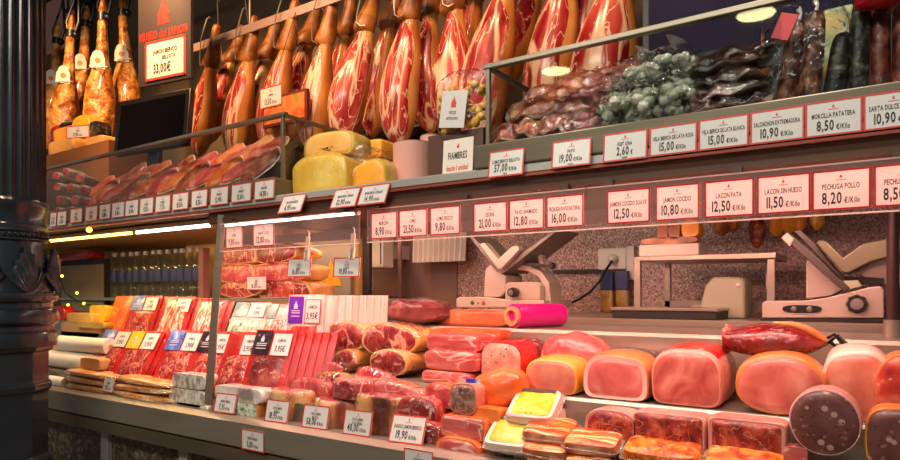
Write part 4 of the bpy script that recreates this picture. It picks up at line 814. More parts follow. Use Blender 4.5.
def pack(label, p, w, h, body, win, lab, sticker=True, lean=-24, rz=8, group=None, name='sliced_meat_pack', winbox=(.08, .62), sred=False):
    t = thing(name, label, 'meat pack', p, (R(lean), 0, R(rz)), group)
    bulgebox(w, h, .015).build('pack', body, t)
    if win:
        b = bulgebox(w * .74, h * (winbox[1] - winbox[0]), .014, 8); b.v = [v + Vector((0, -.005, h * winbox[0])) for v in b.v]; b.build('slices', win, t)
    y = -.0098
    if lab:
        bl_ = MB().box(-w * .44, -w * .04, y - .002, y, h * .60, h * .97).build('brand_label', lab, t, smooth=False)
        if lab is not GRL_:
            l = MB(); crest(l, -w * .24, h * .80, h * .085, y - .0026)
            for q in (.765, .735, .69): l.box(-w * .36, -w * .12, y - .0026, y - .0022, h * q, h * (q + .012))
            l.build('emblem', EMB, bl_, smooth=False)
    if sticker:
        s = MB().box(w * .02, w * .44, y - .0025, y, h * .60, h * .93).build('price_sticker', WHITE, t, smooth=False)
        l = MB(); write(l, 'JAMON', w * .23, h * .80, h * .05, y - .003, .6); write(l, '3,95€', w * .23, h * .66, h * .09, y - .003, .6, w * .32); l.build('lettering', INK, s, smooth=False)
        if sred:
            e = .003; l = MB()
            for q in ((w * .02, w * .44, h * .60, h * .60 + e), (w * .02, w * .44, h * .93 - e, h * .93), (w * .02, w * .02 + e, h * .6, h * .93), (w * .44 - e, w * .44, h * .6, h * .93)): l.box(q[0], q[1], y - .003, y - .0005, q[2], q[3])
            l.build('border', REDB, s, smooth=False)
    return t
GP = 'red packs of sliced meat leaning in two rows'
def fanpacks(px, z, Y, w, h, body, win, lab, lb, n=3, step=(.022, .017), **kw):
    base = Vector((X_(px, Y), Y, z)); t = pack(lb, base, w, h, body, win, lab, group=GP, **kw); q = None; kw = dict(kw); kw['sticker'] = False
    for k in range(1, n):
        l_ = '%s pack behind the %s' % (['', 'second', 'third', 'fourth', 'fifth', 'sixth', 'seventh'][k], lb); pos = base + Vector((step[0] * k, step[1] * k, 0))
        if q is None: q = pack(l_, pos, w, h * .97, body, win, None, group=GP, **kw)
        else: dup(q, pos, None, l_)
zt = .9455
fanpacks(99, zt, 1.475, .20, .225, REDPK, SLICES, BLUEL, 'red front-row pack with navy and white labels beside the paper rolls', 2, lean=-30)
fanpacks(127, zt, 1.475, .20, .225, REDPK, SLICES, YELL, 'red front-row pack with yellow label', 3, lean=-30)
fanpacks(168, zt, 1.475, .20, .235, REDPK, SLICES, BLUEL, 'red front-row pack with pale blue label', 3, lean=-28)
fanpacks(200, zt, 1.475, .17, .235, REDPK, SLICES, BLKL, 'red front-row pack half hidden by the glass post', 2, lean=-26)
fanpacks(229, zt, 1.475, .17, .235, REDPK, SLICES, None, 'red pack with lone white sticker right of the glass post', 2, lean=-24)
fanpacks(260, zt, 1.475, .19, .245, REDPK, nmat('dark_slices', [(.3, '#5a1010'), (.5, '#8a2020'), (.7, '#c07060')], scale=10, rough=.3, bump=.3, film=.9), BLKL, 'red front-row pack with black and white labels', 6, (.026, .014), lean=-22)
zt = 1.1105
fanpacks(111, zt, 1.70, .13, .20, ORANGEM, SLICEO, None, 'orange pack at the left end of the rear row', 2, sticker=False, lean=-24, winbox=(.06, .85))
fanpacks(136, zt, 1.70, .20, .20, REDPK, SLICES, BLUEL, 'red rear-row pack with blue label', 3, lean=-22)
fanpacks(168, zt, 1.70, .20, .195, REDPK, SLICEW, None, 'red rear-row pack with one white sticker', 4, lean=-22, winbox=(.06, .9))
fanpacks(201, zt, 1.70, .18, .18, REDPK, SLICEW, None, 'streaky rear-row pack behind the glass post', 2, lean=-24, sticker=False, winbox=(.04, .95))
GRL = nmat('teal_label', [(.45, '#5c8c84'), (.6, '#a8c0b8'), (.7, '#e8e8e0')], scale=20, rough=.4, bump=0)
fanpacks(241, zt, 1.69, .19, .175, WHITEPK, GREENP, GRL, 'white pack with teal label and speckled contents', 2, lean=-26, winbox=(.03, .55))
fanpacks(270, zt, 1.69, .14, .17, WHITEPK, SLICEW, GRL, 'pale pack left of the purple labelled pack', 2, lean=-26, sticker=False, winbox=(.03, .6))
REDSL = nmat('bright_red_slices', [(.3, '#c01818'), (.5, '#e03428'), (.72, '#f07a60')], scale=6, stretch=(8, 8, .6), dist=1, rough=.25, bump=.3, film=.9)
b0 = Vector((X_(303, 1.66), 1.655, 1.031))
pw_ = pack('white pack with purple label and red slices, foremost of the white row', b0, .165, .272, WHITEPK, REDSL, PURP, True, -7, 10, 'white packs standing in a row', winbox=(.04, .60), sred=True)
wp = thing('white_pack', 'white ridged pack in the row behind the purple label, second from front', 'pack', b0 + Vector((.045, .026, 0)), (R(-5), 0, R(14)), 'white packs standing in a row')
bulgebox(.165, .268, .018).build('pack', WHITEPK, wp)
for k in range(7): dup(wp, b0 + Vector((.045 + .022 * (k + 1), .026 + .0145 * (k + 1), 0)), (R(-5), 0, R(14)), 'white ridged pack in the row behind the purple label, %s from front' % ['third', 'fourth', 'fifth', 'sixth', 'seventh', 'eighth', 'ninth'][k])
l = pw_
# bottles
bt = None
for i in range(12):
    px = 115 + 7.5 * i; p = Vector((X_(px, 1.95), 1.95 + .004 * (i % 3), 1.2856)); lb = 'clear water bottle with blue label, %s from left in the row' % ['first', 'second', 'third', 'fourth', 'fifth', 'sixth', 'seventh', 'eighth', 'ninth', 'tenth', 'eleventh', 'twelfth'][i]
    if bt is None:
        bt = thing('water_bottle', lb, 'bottle', p, group='water bottles in a row'); MB().lathe([(.028, 0), (.031, .006), (.031, .05), (.029, .055), (.031, .06), (.031, .15), (.029, .175), (.016, .21), (.012, .222), (.012, .236)], 22).build('bottle', WATER, bt)
        MB().lathe([(.0315, .085), (.0318, .09), (.0318, .145), (.0315, .15)], 22, None, False, False).build('label_band', LABB, bt); MB().lathe([(.0145, .232), (.0145, .252), (.012, .255)], 16).build('cap', mat('bottle_cap', '#9aa4b4', .4), bt)
    else: dup(bt, p, None, lb)
tag(MB().box(-.02, .02, -.02, .02, 0, .25).build('pink_dispenser', mat('mauve_plastic', '#8a5a54', .5), loc=(X_(204, 1.95), 1.95, 1.2856), smooth=False, bevel=.004), 'mauve upright box at the right end of the bottles', 'dispenser')
# grey box with dark frame, red things, fairy lights
gb = thing('menu_board', 'grey board in a dark frame behind the paper rolls', 'board', (X_(82, 1.9), 1.9, 1.1905)); w = X_(103, 1.9) - X_(59, 1.9); h = Z_(82, 260, 1.9) - 1.1905
MB().box(-w / 2, w / 2, 0, .03, 0, h).build('frame', DARK, gb, smooth=False); MB().box(-w / 2 + .012, w / 2 - .012, -.003, .003, .012, h - .03).build('panel', mat('khaki_panel', '#8a7a62', .5), gb, smooth=False)
block('red_box', 'red box lying above the grey board', 'box', (58, 251, 91, 259), 1.905, .1, 'rrect', REDPK, None, seed=3, zb=1.1905 + h + .001, jit=.01)
fl = thing('fairy_lights', 'string of small yellow fairy lights draped in front of the grey board', 'string lights', at(90, 300, 1.84))
o_ = at(90, 300, 1.84); pts = [at(a, b, 1.84) - o_ for a, b in ((56, 262), (60, 280), (66, 294), (76, 300), (88, 305), (100, 305), (112, 308))]
MB().tube(pts, .0045, 6).build('wire', GREEN, fl)
for a, b in ((77, 293), (68, 305), (84, 303.5), (62, 276)): MB().ell(tuple(at(a, b, 1.835) - o_), (.008,) * 3, 10, 8).build('bulb', FAIRY, fl)
tag(MB().ell((0, 0, 0), (.012,) * 3, 12, 8).build('fairy_bulb', FAIRY, loc=at(92, 230, 1.445) + Vector((0, -.012, 0))), 'lone yellow bulb on the edge of the shelf under the small price cards', 'bulb')
# paper rolls
def roll(lb, px0, px1, py, Y, r, m=PAPER, rz=0):
    a = X_(px0, Y); b = X_(px1, Y); L = b - a; t = thing('paper_roll', lb, 'paper roll', ((a + b) / 2, Y, 0), (0, 0, R(rz)), 'paper rolls at the left end')
    t.location.z = Z_((px0 + px1) / 2, py, Y); g = MB(); g.m = Matrix.Rotation(R(90), 4, 'Y'); g.lathe([(r * .3, -L / 2), (r, -L / 2), (r, L / 2), (r * .3, L / 2)], 32).build('paper', m, t)
    g = MB(); g.m = Matrix.Rotation(R(90), 4, 'Y'); g.lathe([(r * .22, -L / 2 - .003), (r * .3, -L / 2 - .003), (r * .3, L / 2 + .003), (r * .22, L / 2 + .003)], 20).build('core', CARDB, t); return t
t = roll('upper white paper roll lying on the lower roll', 62, 112, 343, 1.535, .036); t.location.z = 1.0655; t.location.y = 1.53
t = roll('lower white paper roll on the steel riser', 48, 108, 361, 1.515, .040); t.location.z = .986
t = roll('thin white paper roll lowest at the front by the column', 50, 66, 378, 1.425, .022); t.location.z = .9025
tag(MB().box(0, X_(80, 1.44) - X_(52, 1.44), 0, .02, 0, .012).build('cutter_bar', STEELD, loc=(X_(50, 1.44), 1.442, .93), smooth=False), 'dark metal cutter bar below the paper rolls', 'cutter')
# sandwiches and cartons
for r, Y, D, k, m, lb in [((60, 322, 100, 338), 1.66, .1, 'rrect', CARDB, 'tan carton behind the upper paper roll'), ((66, 313, 92, 323), 1.66, .09, 'rrect', CHEESE, 'sandwich wedge in a tan wrapper on the carton'), ((76, 322, 104, 328), 1.64, .05, 'rrect', CHEESEY, 'flat tan wrapped sandwich in front of the carton'), ((89, 305, 106, 322), 1.70, .05, 'rrect', YELL, 'bright yellow wrapped sandwich left of the orange pack'), ((51, 306, 64, 320), 1.66, .06, 'dome', REDPK, 'red and white wrapped roll beside the column'), ((50, 340, 60, 350), 1.55, .05, 'rrect', YELL, 'yellow packet beside the column above the lower roll'), ((80, 358, 100, 370), 1.455, .05, 'rrect', CARDB, 'small tan carton before the lower paper roll')]:
    block('sandwich' if 'sandwich' in lb else ('carton' if 'carton' in lb else 'packet'), lb, 'sandwich' if 'sandwich' in lb else ('carton' if 'carton' in lb else 'packet'), r, Y, D, k, m, None, taper=.95, seed=r[0], jit=.03)
# fillet stacks, bars, white packs at the rim
random.seed(5); xa, xb = X_(66, 1.43), X_(172, 1.43)
for k in range(6):
    lay = k // 2; half = k % 2; L = (xb - xa) / 2; z = .8808 + lay * .029
    t = thing('fillet_pack', 'flat cream and orange fillet pack, %s layer, %s half of the stack' % (['bottom', 'middle', 'top'][lay], ['left', 'right'][half]), 'fillet pack', (xa + L * (half + .5) + .03 * (2 - lay) * .3, 1.433 + .004 * lay, z), (0, R(random.uniform(-1, 1)), R(random.uniform(-2, 2))), 'flat fillet packs at the left rim')
    MB().ell((0, .02, .013), (L * .5, .052, .0135), 30, 10, .12, 6, .6, k).build('fillet', FISH, t); MB().ell((0, .02, .013), (L * .52, .06, .008), 24, 8, .1, 6, .5, k).build('film', FILM, t)
for k, (x0, x1, y0, y1) in enumerate([(168, 203, 389, 406), (172, 206, 374, 389), (176, 208, 404, 411)]):
    t = block('nougat_bar', 'speckled pale bar in film left of the glass post, %s of three' % ['middle', 'top', 'lowest'][k], 'bar', (x0, y0, x1, y1), 1.43, .07, 'rrect', NOUG, None, group='speckled bars by the glass post', taper=.95, seed=k, jit=.06)
block('white_wrapped_pack', 'white wrapped cheese pack with dark seams on top at the rim', 'cheese pack', (214, 387, 262, 402), 1.425, .10, 'rrect', nmat('white_wrap', [(.35, '#9a8a84'), (.48, '#e8d8ce'), (.7, '#f6ece4')], scale=12, rough=.35, bump=.3, film=.9), None, taper=.95, seed=4, jit=.05)
block('white_wrapped_pack', 'grey green wrapped cheese pack with orange rim under the white one', 'cheese pack', (232, 402, 258, 420), 1.425, .10, 'rrect', SKINO, GREENP, taper=.95, seed=6, jit=.04)
block('white_wrapped_pack', 'pale wrapped cheese pack behind the price card by the glass post', 'cheese pack', (212, 400, 233, 415), 1.44, .09, 'rrect', SKINW, None, taper=.95, seed=6, jit=.04)
# ham halves on the bottle shelf
GH = 'ham halves stacked behind the packs'
for i, (r, lb, sd, kd, fc) in enumerate([((219, 281, 262, 299), 'bottom left', 1, 'ham', CHUNK), ((257, 280, 312, 299), 'bottom right', 2, 'dome', CHUNK), ((218, 263, 254, 283), 'middle left', 3, 'squ', CHUNKP), ((247, 262, 306, 282), 'middle right', 4, 'dome', CHUNKP), ((221, 244, 256, 264), 'top left', 5, 'dome', CHUNK), ((252, 243, 298, 264), 'top right', 6, 'ham', CHUNK)]):
    block('ham_half', 'cured ham half with red cut face and yellow skin, %s of the stack' % lb, 'ham', r, 1.92 + (i % 2) * .012, .2, kd, YFAT, fc, GH, taper=.7, seed=sd, jit=.14, zb=1.286 if i < 2 else None, rimw=.05)
price_card((X_(255.5, 1.88), 1.885, Z_(255.5, 290, 1.88)), X_(264, 1.88) - X_(247.5, 1.88), Z_(255, 276, 1.88) - Z_(255, 290, 1.88), ['JAMON', 'PIEZA'], '16,50', 'price card on a stick in front of the stacked ham halves', 'price cards at the counter rim', (0, 0, R(12)))
ws = thing('warning_sign', 'yellow warning triangle on a pale panel behind the hanging clip card', 'sign', (X_(329, 2.3), 2.3, 1.2855)); 
MB().box(-.12, .14, 0, .01, 0, .32).build('panel', mat('pale_green_panel', '#8a8c76', .5), ws, smooth=False)
w = MB(); w.prism([(-.06, .06), (.09, .06), (.015, .19)], -.004, -.001); w.build('triangle', mat('warning_yellow', '#d8a818', .5), ws, smooth=False)
# ================================================================= cured ham chunks, left centre
GC = 'cured ham chunks in the centre of the counter'
def ch(lb, r, Y, D, kind='ham', skin=YFAT, face=CHUNK, **kw):
    return block('ham_chunk', lb, 'ham', r, Y, D, kind, skin, face, GC, film=True, **kw)
lump('netted_ham', 'rolled dark pink ham in clear film at the top of the ham heap', 'ham', (379, 298, 434, 325), 1.80, .16, NETHAM, seed=4, jit=.16, e=.75, zb=None)
ch('large half ham with two lobed red cut face, left of the top pair', (323, 322, 368, 353), 1.70, .20, seed=2, taper=.7, jit=.1)
ch('largest half ham with pale bone in the cut face, right of the top pair', (361, 323, 419, 358), 1.66, .20, seed=5, taper=.65, jit=.08)
ch('red ham end below the largest half ham, dark cut face', (369, 349, 408, 381), 1.61, .19, seed=7, taper=.75, zb=1.031)
ch('small ham end squeezed between the two large half hams', (334, 349, 358, 371), 1.66, .16, seed=9, taper=.8)
ch('squat ham slab with dark side beside the red packs', (300, 361, 346, 384), 1.60, .14, 'dome', CRUST, CHUNKP, seed=11, taper=.85, zb=1.031)
ch('flat pale ham slab in film leaning over the ham heap', (354, 369, 395, 388), 1.555, .12, 'dome', CHUNKP, CHUNKP, seed=13, taper=.8, ry=R(10))
ch('long pink ham slab lying on the dark rind block', (369, 382, 424, 402), 1.50, .12, 'dome', SKINP, CHUNKP, seed=15, taper=.8, ry=R(8))
def puck(lb, px0, px1, ytop, ybot, Y, sk, tp, sd, zb=None, kk=.95):
    """thick round ham slice lying flat: side rind, flat cut top"""
    mx = (px0 + px1) / 2; r_ = (X_(px1, Y) - X_(px0, Y)) / 2 * kk; z0 = Z_(mx, ybot, Y) if zb is None else zb; h = Z_(mx, ytop, Y) - z0
    t = thing('ham_chunk', lb, 'ham', (X_(mx, Y), Y + r_, z0), (0, 0, 0), GC); t.scale = (1, min(1, .146 / (2 * r_)), 1) if z0 < 1.02 else (1, 1, 1); t.location.y = Y + r_ * t.scale[1]; fn = lambda r, z, q: r * (1 + .22 * noise.noise(Vector((math.cos(q) * 1.5 + sd * 4, math.sin(q) * 1.5, z * 6))))
    MB().lathe([(r_ * .9, 0), (r_ * .98, .006), (r_, h * .3), (r_, h * .8), (r_ * .97, h * .96), (r_ * .93, h)], 36, fn).build('rind', sk, t, ang=60)
    MB().lathe([(r_ * 1.0, .004), (r_ * 1.05, h * .3), (r_ * 1.03, h * .85), (r_ * .98, h * 1.03), (r_ * .6, h * 1.05), (r_ * .05, h * 1.08)], 30, lambda r, z, q: fn(r, z, q) * (1 + .06 * noise.noise(Vector((q * 3, z * 40, sd)))), False).build('film', FILM, t, ang=80)
    MB().lathe([(r_ * .92, h + .0002), (r_ * .88, h + .002), (r_ * .5, h + .004), (r_ * .05, h + .005)], 36, fn).build('cut_face', tp, t, ang=60); return t
RINDB = nmat('brown_cream_rind', [(.30, '#4a1c12'), (.42, '#8a3c20'), (.49, '#d89656'), (.64, '#f0cc94')], scale=7, stretch=(1, 1, .35), dist=.4, rough=.35, bump=.25, film=.8)
z1 = .8808
RINDR = nmat('red_cream_rind', [(.28, '#7e1e18'), (.38, '#b85a3a'), (.45, '#deA068'), (.64, '#f2d09c')], scale=8, stretch=(1, 1, .4), dist=.5, rough=.32, bump=.25, film=.9)
puck('thick ham chunk with flat red top behind the second rim card', 258, 302, 391, 425, 1.437, RINDR, CHUNKP, 1, z1)
puck('thick ham chunk with flat red top behind the 58,00 card', 303, 345, 401, 435, 1.437, RINDR, CHUNKP, 2, z1)
puck('round ham chunk with bright red top resting on the rim chunks', 322, 366, 381, 400, 1.45, CHUNK, CHUNKP, 3)
puck('dark rind and cream ham block behind the 40,00 card', 345, 401, 397, 440, 1.435, RINDB, CHUNK, 4, z1)
ch('red ham piece tightly wrapped in clear film above the 19,90 card', (397, 397, 438, 424), 1.455, .11, 'dome', CHUNKP, CHUNK, seed=23, taper=.6, jit=.1)
ch('wrapped ham piece half behind the 19,90 card at the rim', (402, 420, 440, 447), 1.437, .10, 'dome', CHUNKP, CHUNK, seed=25, taper=.6, jit=.1, zb=z1)
ch('ham piece in film low in the heap beside the round chunk', (288, 379, 330, 397), 1.50, .12, 'dome', CHUNKP, CHUNKP, seed=27, taper=.7)
ch('pink ham heel filling the heap behind the round bright red chunk', (318, 372, 352, 392), 1.53, .1, 'dome', YFAT, CHUNK, seed=29, taper=.7)
# ================================================================= centre: pink blocks, smoked pieces
GB = 'stacked pink ham blocks'
blk = lambda lb, r, Y, zb=None, D=.13, sd=1: block('ham_block', lb, 'ham block', r, Y, D, 'rrect', BLOCK, BLOCK, GB, taper=.97, seed=sd, jit=.05, zb=zb, rimw=.03)
blk('pale pink wrapped ham block, lowest of three stacked blocks', (421, 371, 472, 390), 1.585, 1.031, sd=1)
blk('pale pink wrapped ham block, middle of three stacked blocks', (424, 351, 478, 371), 1.585, sd=2)
blk('pale pink wrapped ham block, top of three stacked blocks', (426, 334, 479, 352), 1.60, sd=3)
block('smoked_slab', 'orange smoked slab behind the top pink block', 'smoked meat', (428, 329, 500, 343), 1.72, .09, 'rrect', ORANGEM, None, taper=.95, seed=4)
block('salmon_slab', 'long orange salmon coloured slab on the rear worktop', 'salmon', (419, 309.5, 508, 326), 1.9, .16, 'rrect', SALMON, SALMON, taper=.95, seed=5, jit=.03, zb=1.1905)
block('pate_block', 'square speckled pate block with red wrapped rear', 'pate', (480, 342, 522, 378), 1.60, .12, 'squ', REDPK, PATE, seed=6, taper=.95, rimw=.02, jit=.04, zb=1.031)
lump('red_wrapped_ham', 'red wrapped ham piece behind the pate block', 'ham', (498, 339, 538, 372), 1.72, .1, DARKHAM, seed=3)
lump('smoked_ham_piece', 'orange smoked ham piece in clear film in front of the pate block', 'ham', (468, 372, 523, 412), 1.50, .10, ORANGEM, seed=8, e=.75, jit=.13, ry=R(-14))
block('brown_cut_piece', 'brown cut meat piece in film facing out beside the orange smoked piece', 'meat', (449, 383, 477, 415), 1.455, .09, 'squ', SKINP, BROWNF, seed=9, taper=.8)
bl = at(472, 381, 1.452); tag(MB().box(-.02, .022, 0, .002, -.006, .006).build('ribbon_label', nmat('white_blue_ribbon', [(.45, '#f0e8f0'), (.55, '#6a4ad0')], scale=16, rough=.4, bump=0), loc=bl, smooth=False), 'white and blue ribbon label on the brown cut piece', 'label')
block('red_wrapped_piece', 'red orange wrapped piece left of the brown cut piece', 'meat', (424, 383, 458, 408), 1.50, .1, 'dome', ORANGEM, CHUNKP, seed=10, taper=.7)
block('ham_pack', 'pink ham pack with orange end below the brown cut piece', 'ham pack', (440, 416, 486, 440), 1.44, .1, 'rrect', ORANGEM, BLOCK, seed=11, taper=.9, rimw=.05)
block('ham_pack', 'pink ham pack with orange rim at the counter rim', 'ham pack', (435, 438, 480, 462), 1.42, .1, 'dome', ORANGEM, BLOCK, seed=12, taper=.9, rimw=.12)
block('orange_pack', 'orange red wrapped piece under the smoked ham piece', 'meat', (472, 408, 500, 424), 1.46, .08, 'rrect', ORANGEM, None, seed=13, taper=.9)
DARKB = mat('dark_strip', '#3a302c', .4)
def flat(name, lb, cat, pxc, py, Y, w, d, h, top, side, rx=14, rz=0, group=None, sd=1):
    p = at(pxc, py, Y); t = thing(name, lb, cat, p, (R(rx), 0, R(rz)), group)
    b = MB(); n = 28; pts = [(math.copysign(abs(math.cos(q)) ** .3, math.cos(q)) * w / 2, math.copysign(abs(math.sin(q)) ** .3, math.sin(q)) * d / 2) for q in [6.2832 * i / n for i in range(n)]]
    R_ = lambda z, s: [(x * s * (1 + .03 * noise.noise(Vector((x * 30, y * 30, sd)))), y * s, z + .004 * noise.noise(Vector((x * 20, y * 20, sd + z * 50)))) for x, y in pts]
    b.loft([R_(-h, .93), R_(-h * .8, 1), R_(-h * .3, 1), R_(0, .95)]).build('pack_body', side, t, ang=60)
    b = MB(); q_ = .86 if 'yellow_label' in name else 1; b.loft([R_(.0006, .93 * q_), R_(.0035, .85 * q_), R_(.005, .5), R_(.005, .1)], c0=False).build('top_face', top, t, ang=60)
    if 'yellow_label' in name: MB().box(-w * .36, w * .36, d * .33, d * .44, .002, .0058).build('dark_band', DARKB, t, smooth=False)
    b = MB(); b.loft([R_(-h * .55, 1.0), R_(-h * .5, 1.09), R_(-h * .45, 1.0)], False, False).build('seal_edge', FILMW, t); return t
flat('yellow_label_pack', 'clear pack with yellow label, rear one of two', 'cheese pack', 534, 403, 1.50, .13, .12, .03, YELL, SKINW, 30, 6, 'yellow labelled packs', 1)
flat('yellow_label_pack', 'clear pack with pale yellow label, front one of two', 'cheese pack', 511, 431, 1.44, .125, .11, .03, nmat('pale_yellow_label', [(.35, '#d8b82c'), (.55, '#ecd860'), (.7, '#f4ecc8')], scale=12, rough=.35, bump=0, film=.5), SKINW, 30, 6, 'yellow labelled packs', 2)
flat('yellow_label_pack', 'pack with dark edge half hidden behind the bacon stack', 'cheese pack', 553, 413, 1.535, .05, .06, .03, SKINO, SKINW, 18, 0, 'yellow labelled packs', 3)
GA = 'bacon packs stacked at the front'
for k, (px, py, Y, w, d, rz, lb) in enumerate([(550, 426, 1.455, .125, .10, 0, 'top of the left stack'), (549, 443, 1.43, .12, .09, 2, 'second in the left stack'), (548, 457, 1.42, .10, .07, -2, 'third in the left stack'), (593, 437, 1.44, .13, .09, 4, 'top of the middle stack, broad stripes'), (590, 456, 1.42, .11, .07, 2, 'second in the middle stack')]):
    flat('bacon_pack', 'orange streaky bacon pack, ' + lb, 'bacon', px, py, Y, w, d, .026, BACON, nmat('bacon_side', [(.3, '#7a3018'), (.55, '#b8603c'), (.7, '#e8b090')], scale=14, rough=.3, bump=.2, film=.8) if k == 0 else bpy.data.materials['bacon_side'], 16, rz, GA, k)
for k, (px, py, Y, w, d, lb) in enumerate([(662, 447, 1.44, .165, .10, 'left of two beside the bacon'), (744, 456, 1.44, .15, .10, 'right of two below the terrine block')]):
    t = flat('glazed_ribs', 'orange glazed rib slab, ' + lb, 'ribs', px, py, Y, w, d, .03, RIBS, RIBS, 12, 3, 'glazed rib slabs', k + 7)
lump('dark_sausage_coil', 'dark brown sausage end in film at the front between ham pack and yellow pack', 'sausage', (478, 442, 514, 464), 1.43, .06, nmat('dark_brown_sausage', [(.3, '#3a140c'), (.55, '#6a2c1c'), (.75, '#b87a5c')], scale=30, rough=.35, bump=.4, film=.8), seed=4, e=.7)
lump('clear_pack', 'crinkled clear pack at the bottom edge beside the bacon stack', 'pack', (500, 444, 530, 470), 1.44, .05, SKINW, seed=6, e=.6)
# terrine blocks
GT = 'terrine blocks in front of the cooked hams'
block('terrine', 'domed red terrine half with white rim in front of the white rimmed ham', 'terrine', (584, 410, 637, 438), 1.475, .085, 'dome', TERRT, TERR, GT, seed=1, taper=.9, zb=.946, rimw=.1)
block('terrine', 'square red terrine block with pink top in front of the largest ham', 'terrine', (632, 414, 706, 448), 1.475, .085, 'brick', TERRT, TERR, GT, seed=2, taper=.95, zb=.946, rimw=.03, jit=.03)
block('terrine', 'long red terrine block with pale rounded top beside the mortadella', 'terrine', (707, 420, 787, 462), 1.47, .085, 'brick', TERRT, TERR, GT, seed=3, taper=.95, zb=.946, rimw=.08, jit=.03)
# ================================================================= cooked hams on the step
GK = 'cooked hams on the step'; ZS = 1.0308
def cooked(lb, r, Y, D, kind, skin, face, **kw): return block('cooked_ham', lb, 'ham', r, Y, D, kind, skin, face, GK, zb=ZS, **kw)
cooked('small cooked ham with smooth pink face and yellow casing', (525, 360, 577, 402), 1.585, .2, 'dome', SKINY, COOKED2, seed=3, taper=.85, swell=.1, rimw=.02, jit=.03)
h2 = cooked('cooked ham with thick white fat rim and a dark printed band', (583, 356, 648, 405), 1.585, .22, 'dome', SKINO, COOKED3, band=('printed_band', nmat('dark_print', [(.45, '#2a1a18'), (.6, '#6a5048'), (.7, '#c8a890')], scale=40, rough=.35, bump=0, film=.6), .10, .16, 12, 130), seed=5, taper=.9, rim=SKINW, swell=.1, rimw=.10, jit=.03)
h3 = cooked('largest cooked ham with wide pink face and red label on top', (651, 351, 722, 409), 1.585, .22, 'dome', SKINP, COOKED, band=('red_label', nmat('red_print', [(.5, '#c81818'), (.62, '#d83828'), (.72, '#e8c8a0')], scale=26, rough=.3, bump=0, film=.8), .012, .19, 40, 128), seed=7, taper=.93, swell=.1, rimw=.02, jit=.03)
h4 = cooked('oval cooked ham with orange rim between the largest ham and the mortadella', (734, 355, 828, 412), 1.585, .15, 'ham', SKINO, COOKED, seed=9, taper=.8, swell=.05, rimw=.05, jit=.05)
cooked('pale pink cooked ham with white fat behind the mortadella', (822, 352, 892, 417), 1.60, .15, 'dome', SKINW, COOKED2, seed=11, taper=.85, swell=.1, rimw=.03, jit=.06)
block('chorizo_log', 'round red speckled sausage log face at the right picture edge', 'sausage', (873, 354, 935, 409), 1.58, .15, 'ell', SKINO, CHORF, seed=12, taper=.95, rimw=.02, jit=.02, zb=ZS)
lump('pink_wrapped_ham', 'pale pink wrapped ham at the back behind the yellow cased ham', 'ham', (535, 334, 601, 372), 1.68, .13, BLOCK, seed=4, e=.8, jit=.12, zb=ZS)
block('mortadella', 'large mortadella with dark speckled round face at the front right', 'mortadella', (788, 389, 863, 457), 1.47, .085, 'ell', MORTC, MORT, seed=2, taper=.98, rimw=.02, jit=.02)
block('mortadella_log', 'brown cut log with orange rind at the bottom right corner', 'mortadella', (864, 408, 930, 468), 1.47, .085, 'dome', SKINO, MORT, seed=4, taper=.95, rimw=.04, jit=.03)
block('wrapped_end', 'small wrapped meat end under the mortadella', 'meat', (783, 447, 808, 468), 1.465, .06, 'rrect', BLOCK, None, seed=5, zb=.946)
# whole red ham in film lying on the worktop edge
vh = thing('vacuum_ham', 'deep red whole ham in glossy film with a black cord behind the cooked hams', 'ham', at(780, 341, 1.70)); W = (X_(838, 1.70) - X_(722, 1.70)) / 2; H = 18 * mpp(780, 1.70)
b = MB(); rings = []
for i in range(15):
    f = i / 14; x = -W * .95 + 1.75 * W * f; s = (.62 + .38 * min(1, f * 3)) * (1 if f < .55 else max(.12, 1 - ((f - .55) / .45) ** 1.7 * .88))
    rings.append([(x, .06 * s * math.cos(6.2832 * j / 24), H * s * math.sin(6.2832 * j / 24) * (1 + .12 * noise.noise(Vector((f * 5, math.cos(6.28 * j / 24), math.sin(6.28 * j / 24)))))) for j in range(24)])
b.loft(rings).build('meat', DARKHAM, vh, ang=70)
b = MB(); b.loft([[(-W * (.82 + .09 * k), .05 * s * math.cos(6.2832 * j / 20), H * s * math.sin(6.2832 * j / 20) * (1 + .3 * math.sin(j * 2.1))) for j in range(20)] for k, s in enumerate((.6, .62, .74))]).build('film_end', DARKHAM, vh)
b = MB(); b.tube([(-W * .1, -.012, H * 1.0), (W * .2, -.014, H * .96), (W * .45, -.016, H * .74), (W * .66, -.016, H * .38), (W * .78, -.01, H * .1)], [.004, .008, .010, .009, .005], 10); b.build('fat_strip', SKINO, vh)
b = MB(); b.tube([(W * .78, 0, .01), (W * .9, -.01, .02), (W * 1.02, -.01, .0), (W * 1.08, 0, -.012), (W * .98, .01, -.016), (W * .85, 0, .0)], .004, 6); b.tube([(W * .8, 0, 0), (W * .95, .02, .016), (W * 1.12, .01, -.006)], .004, 6); b.build('cord', BLACK, vh)
vh.location.z = at(780, 341, 1.70).z
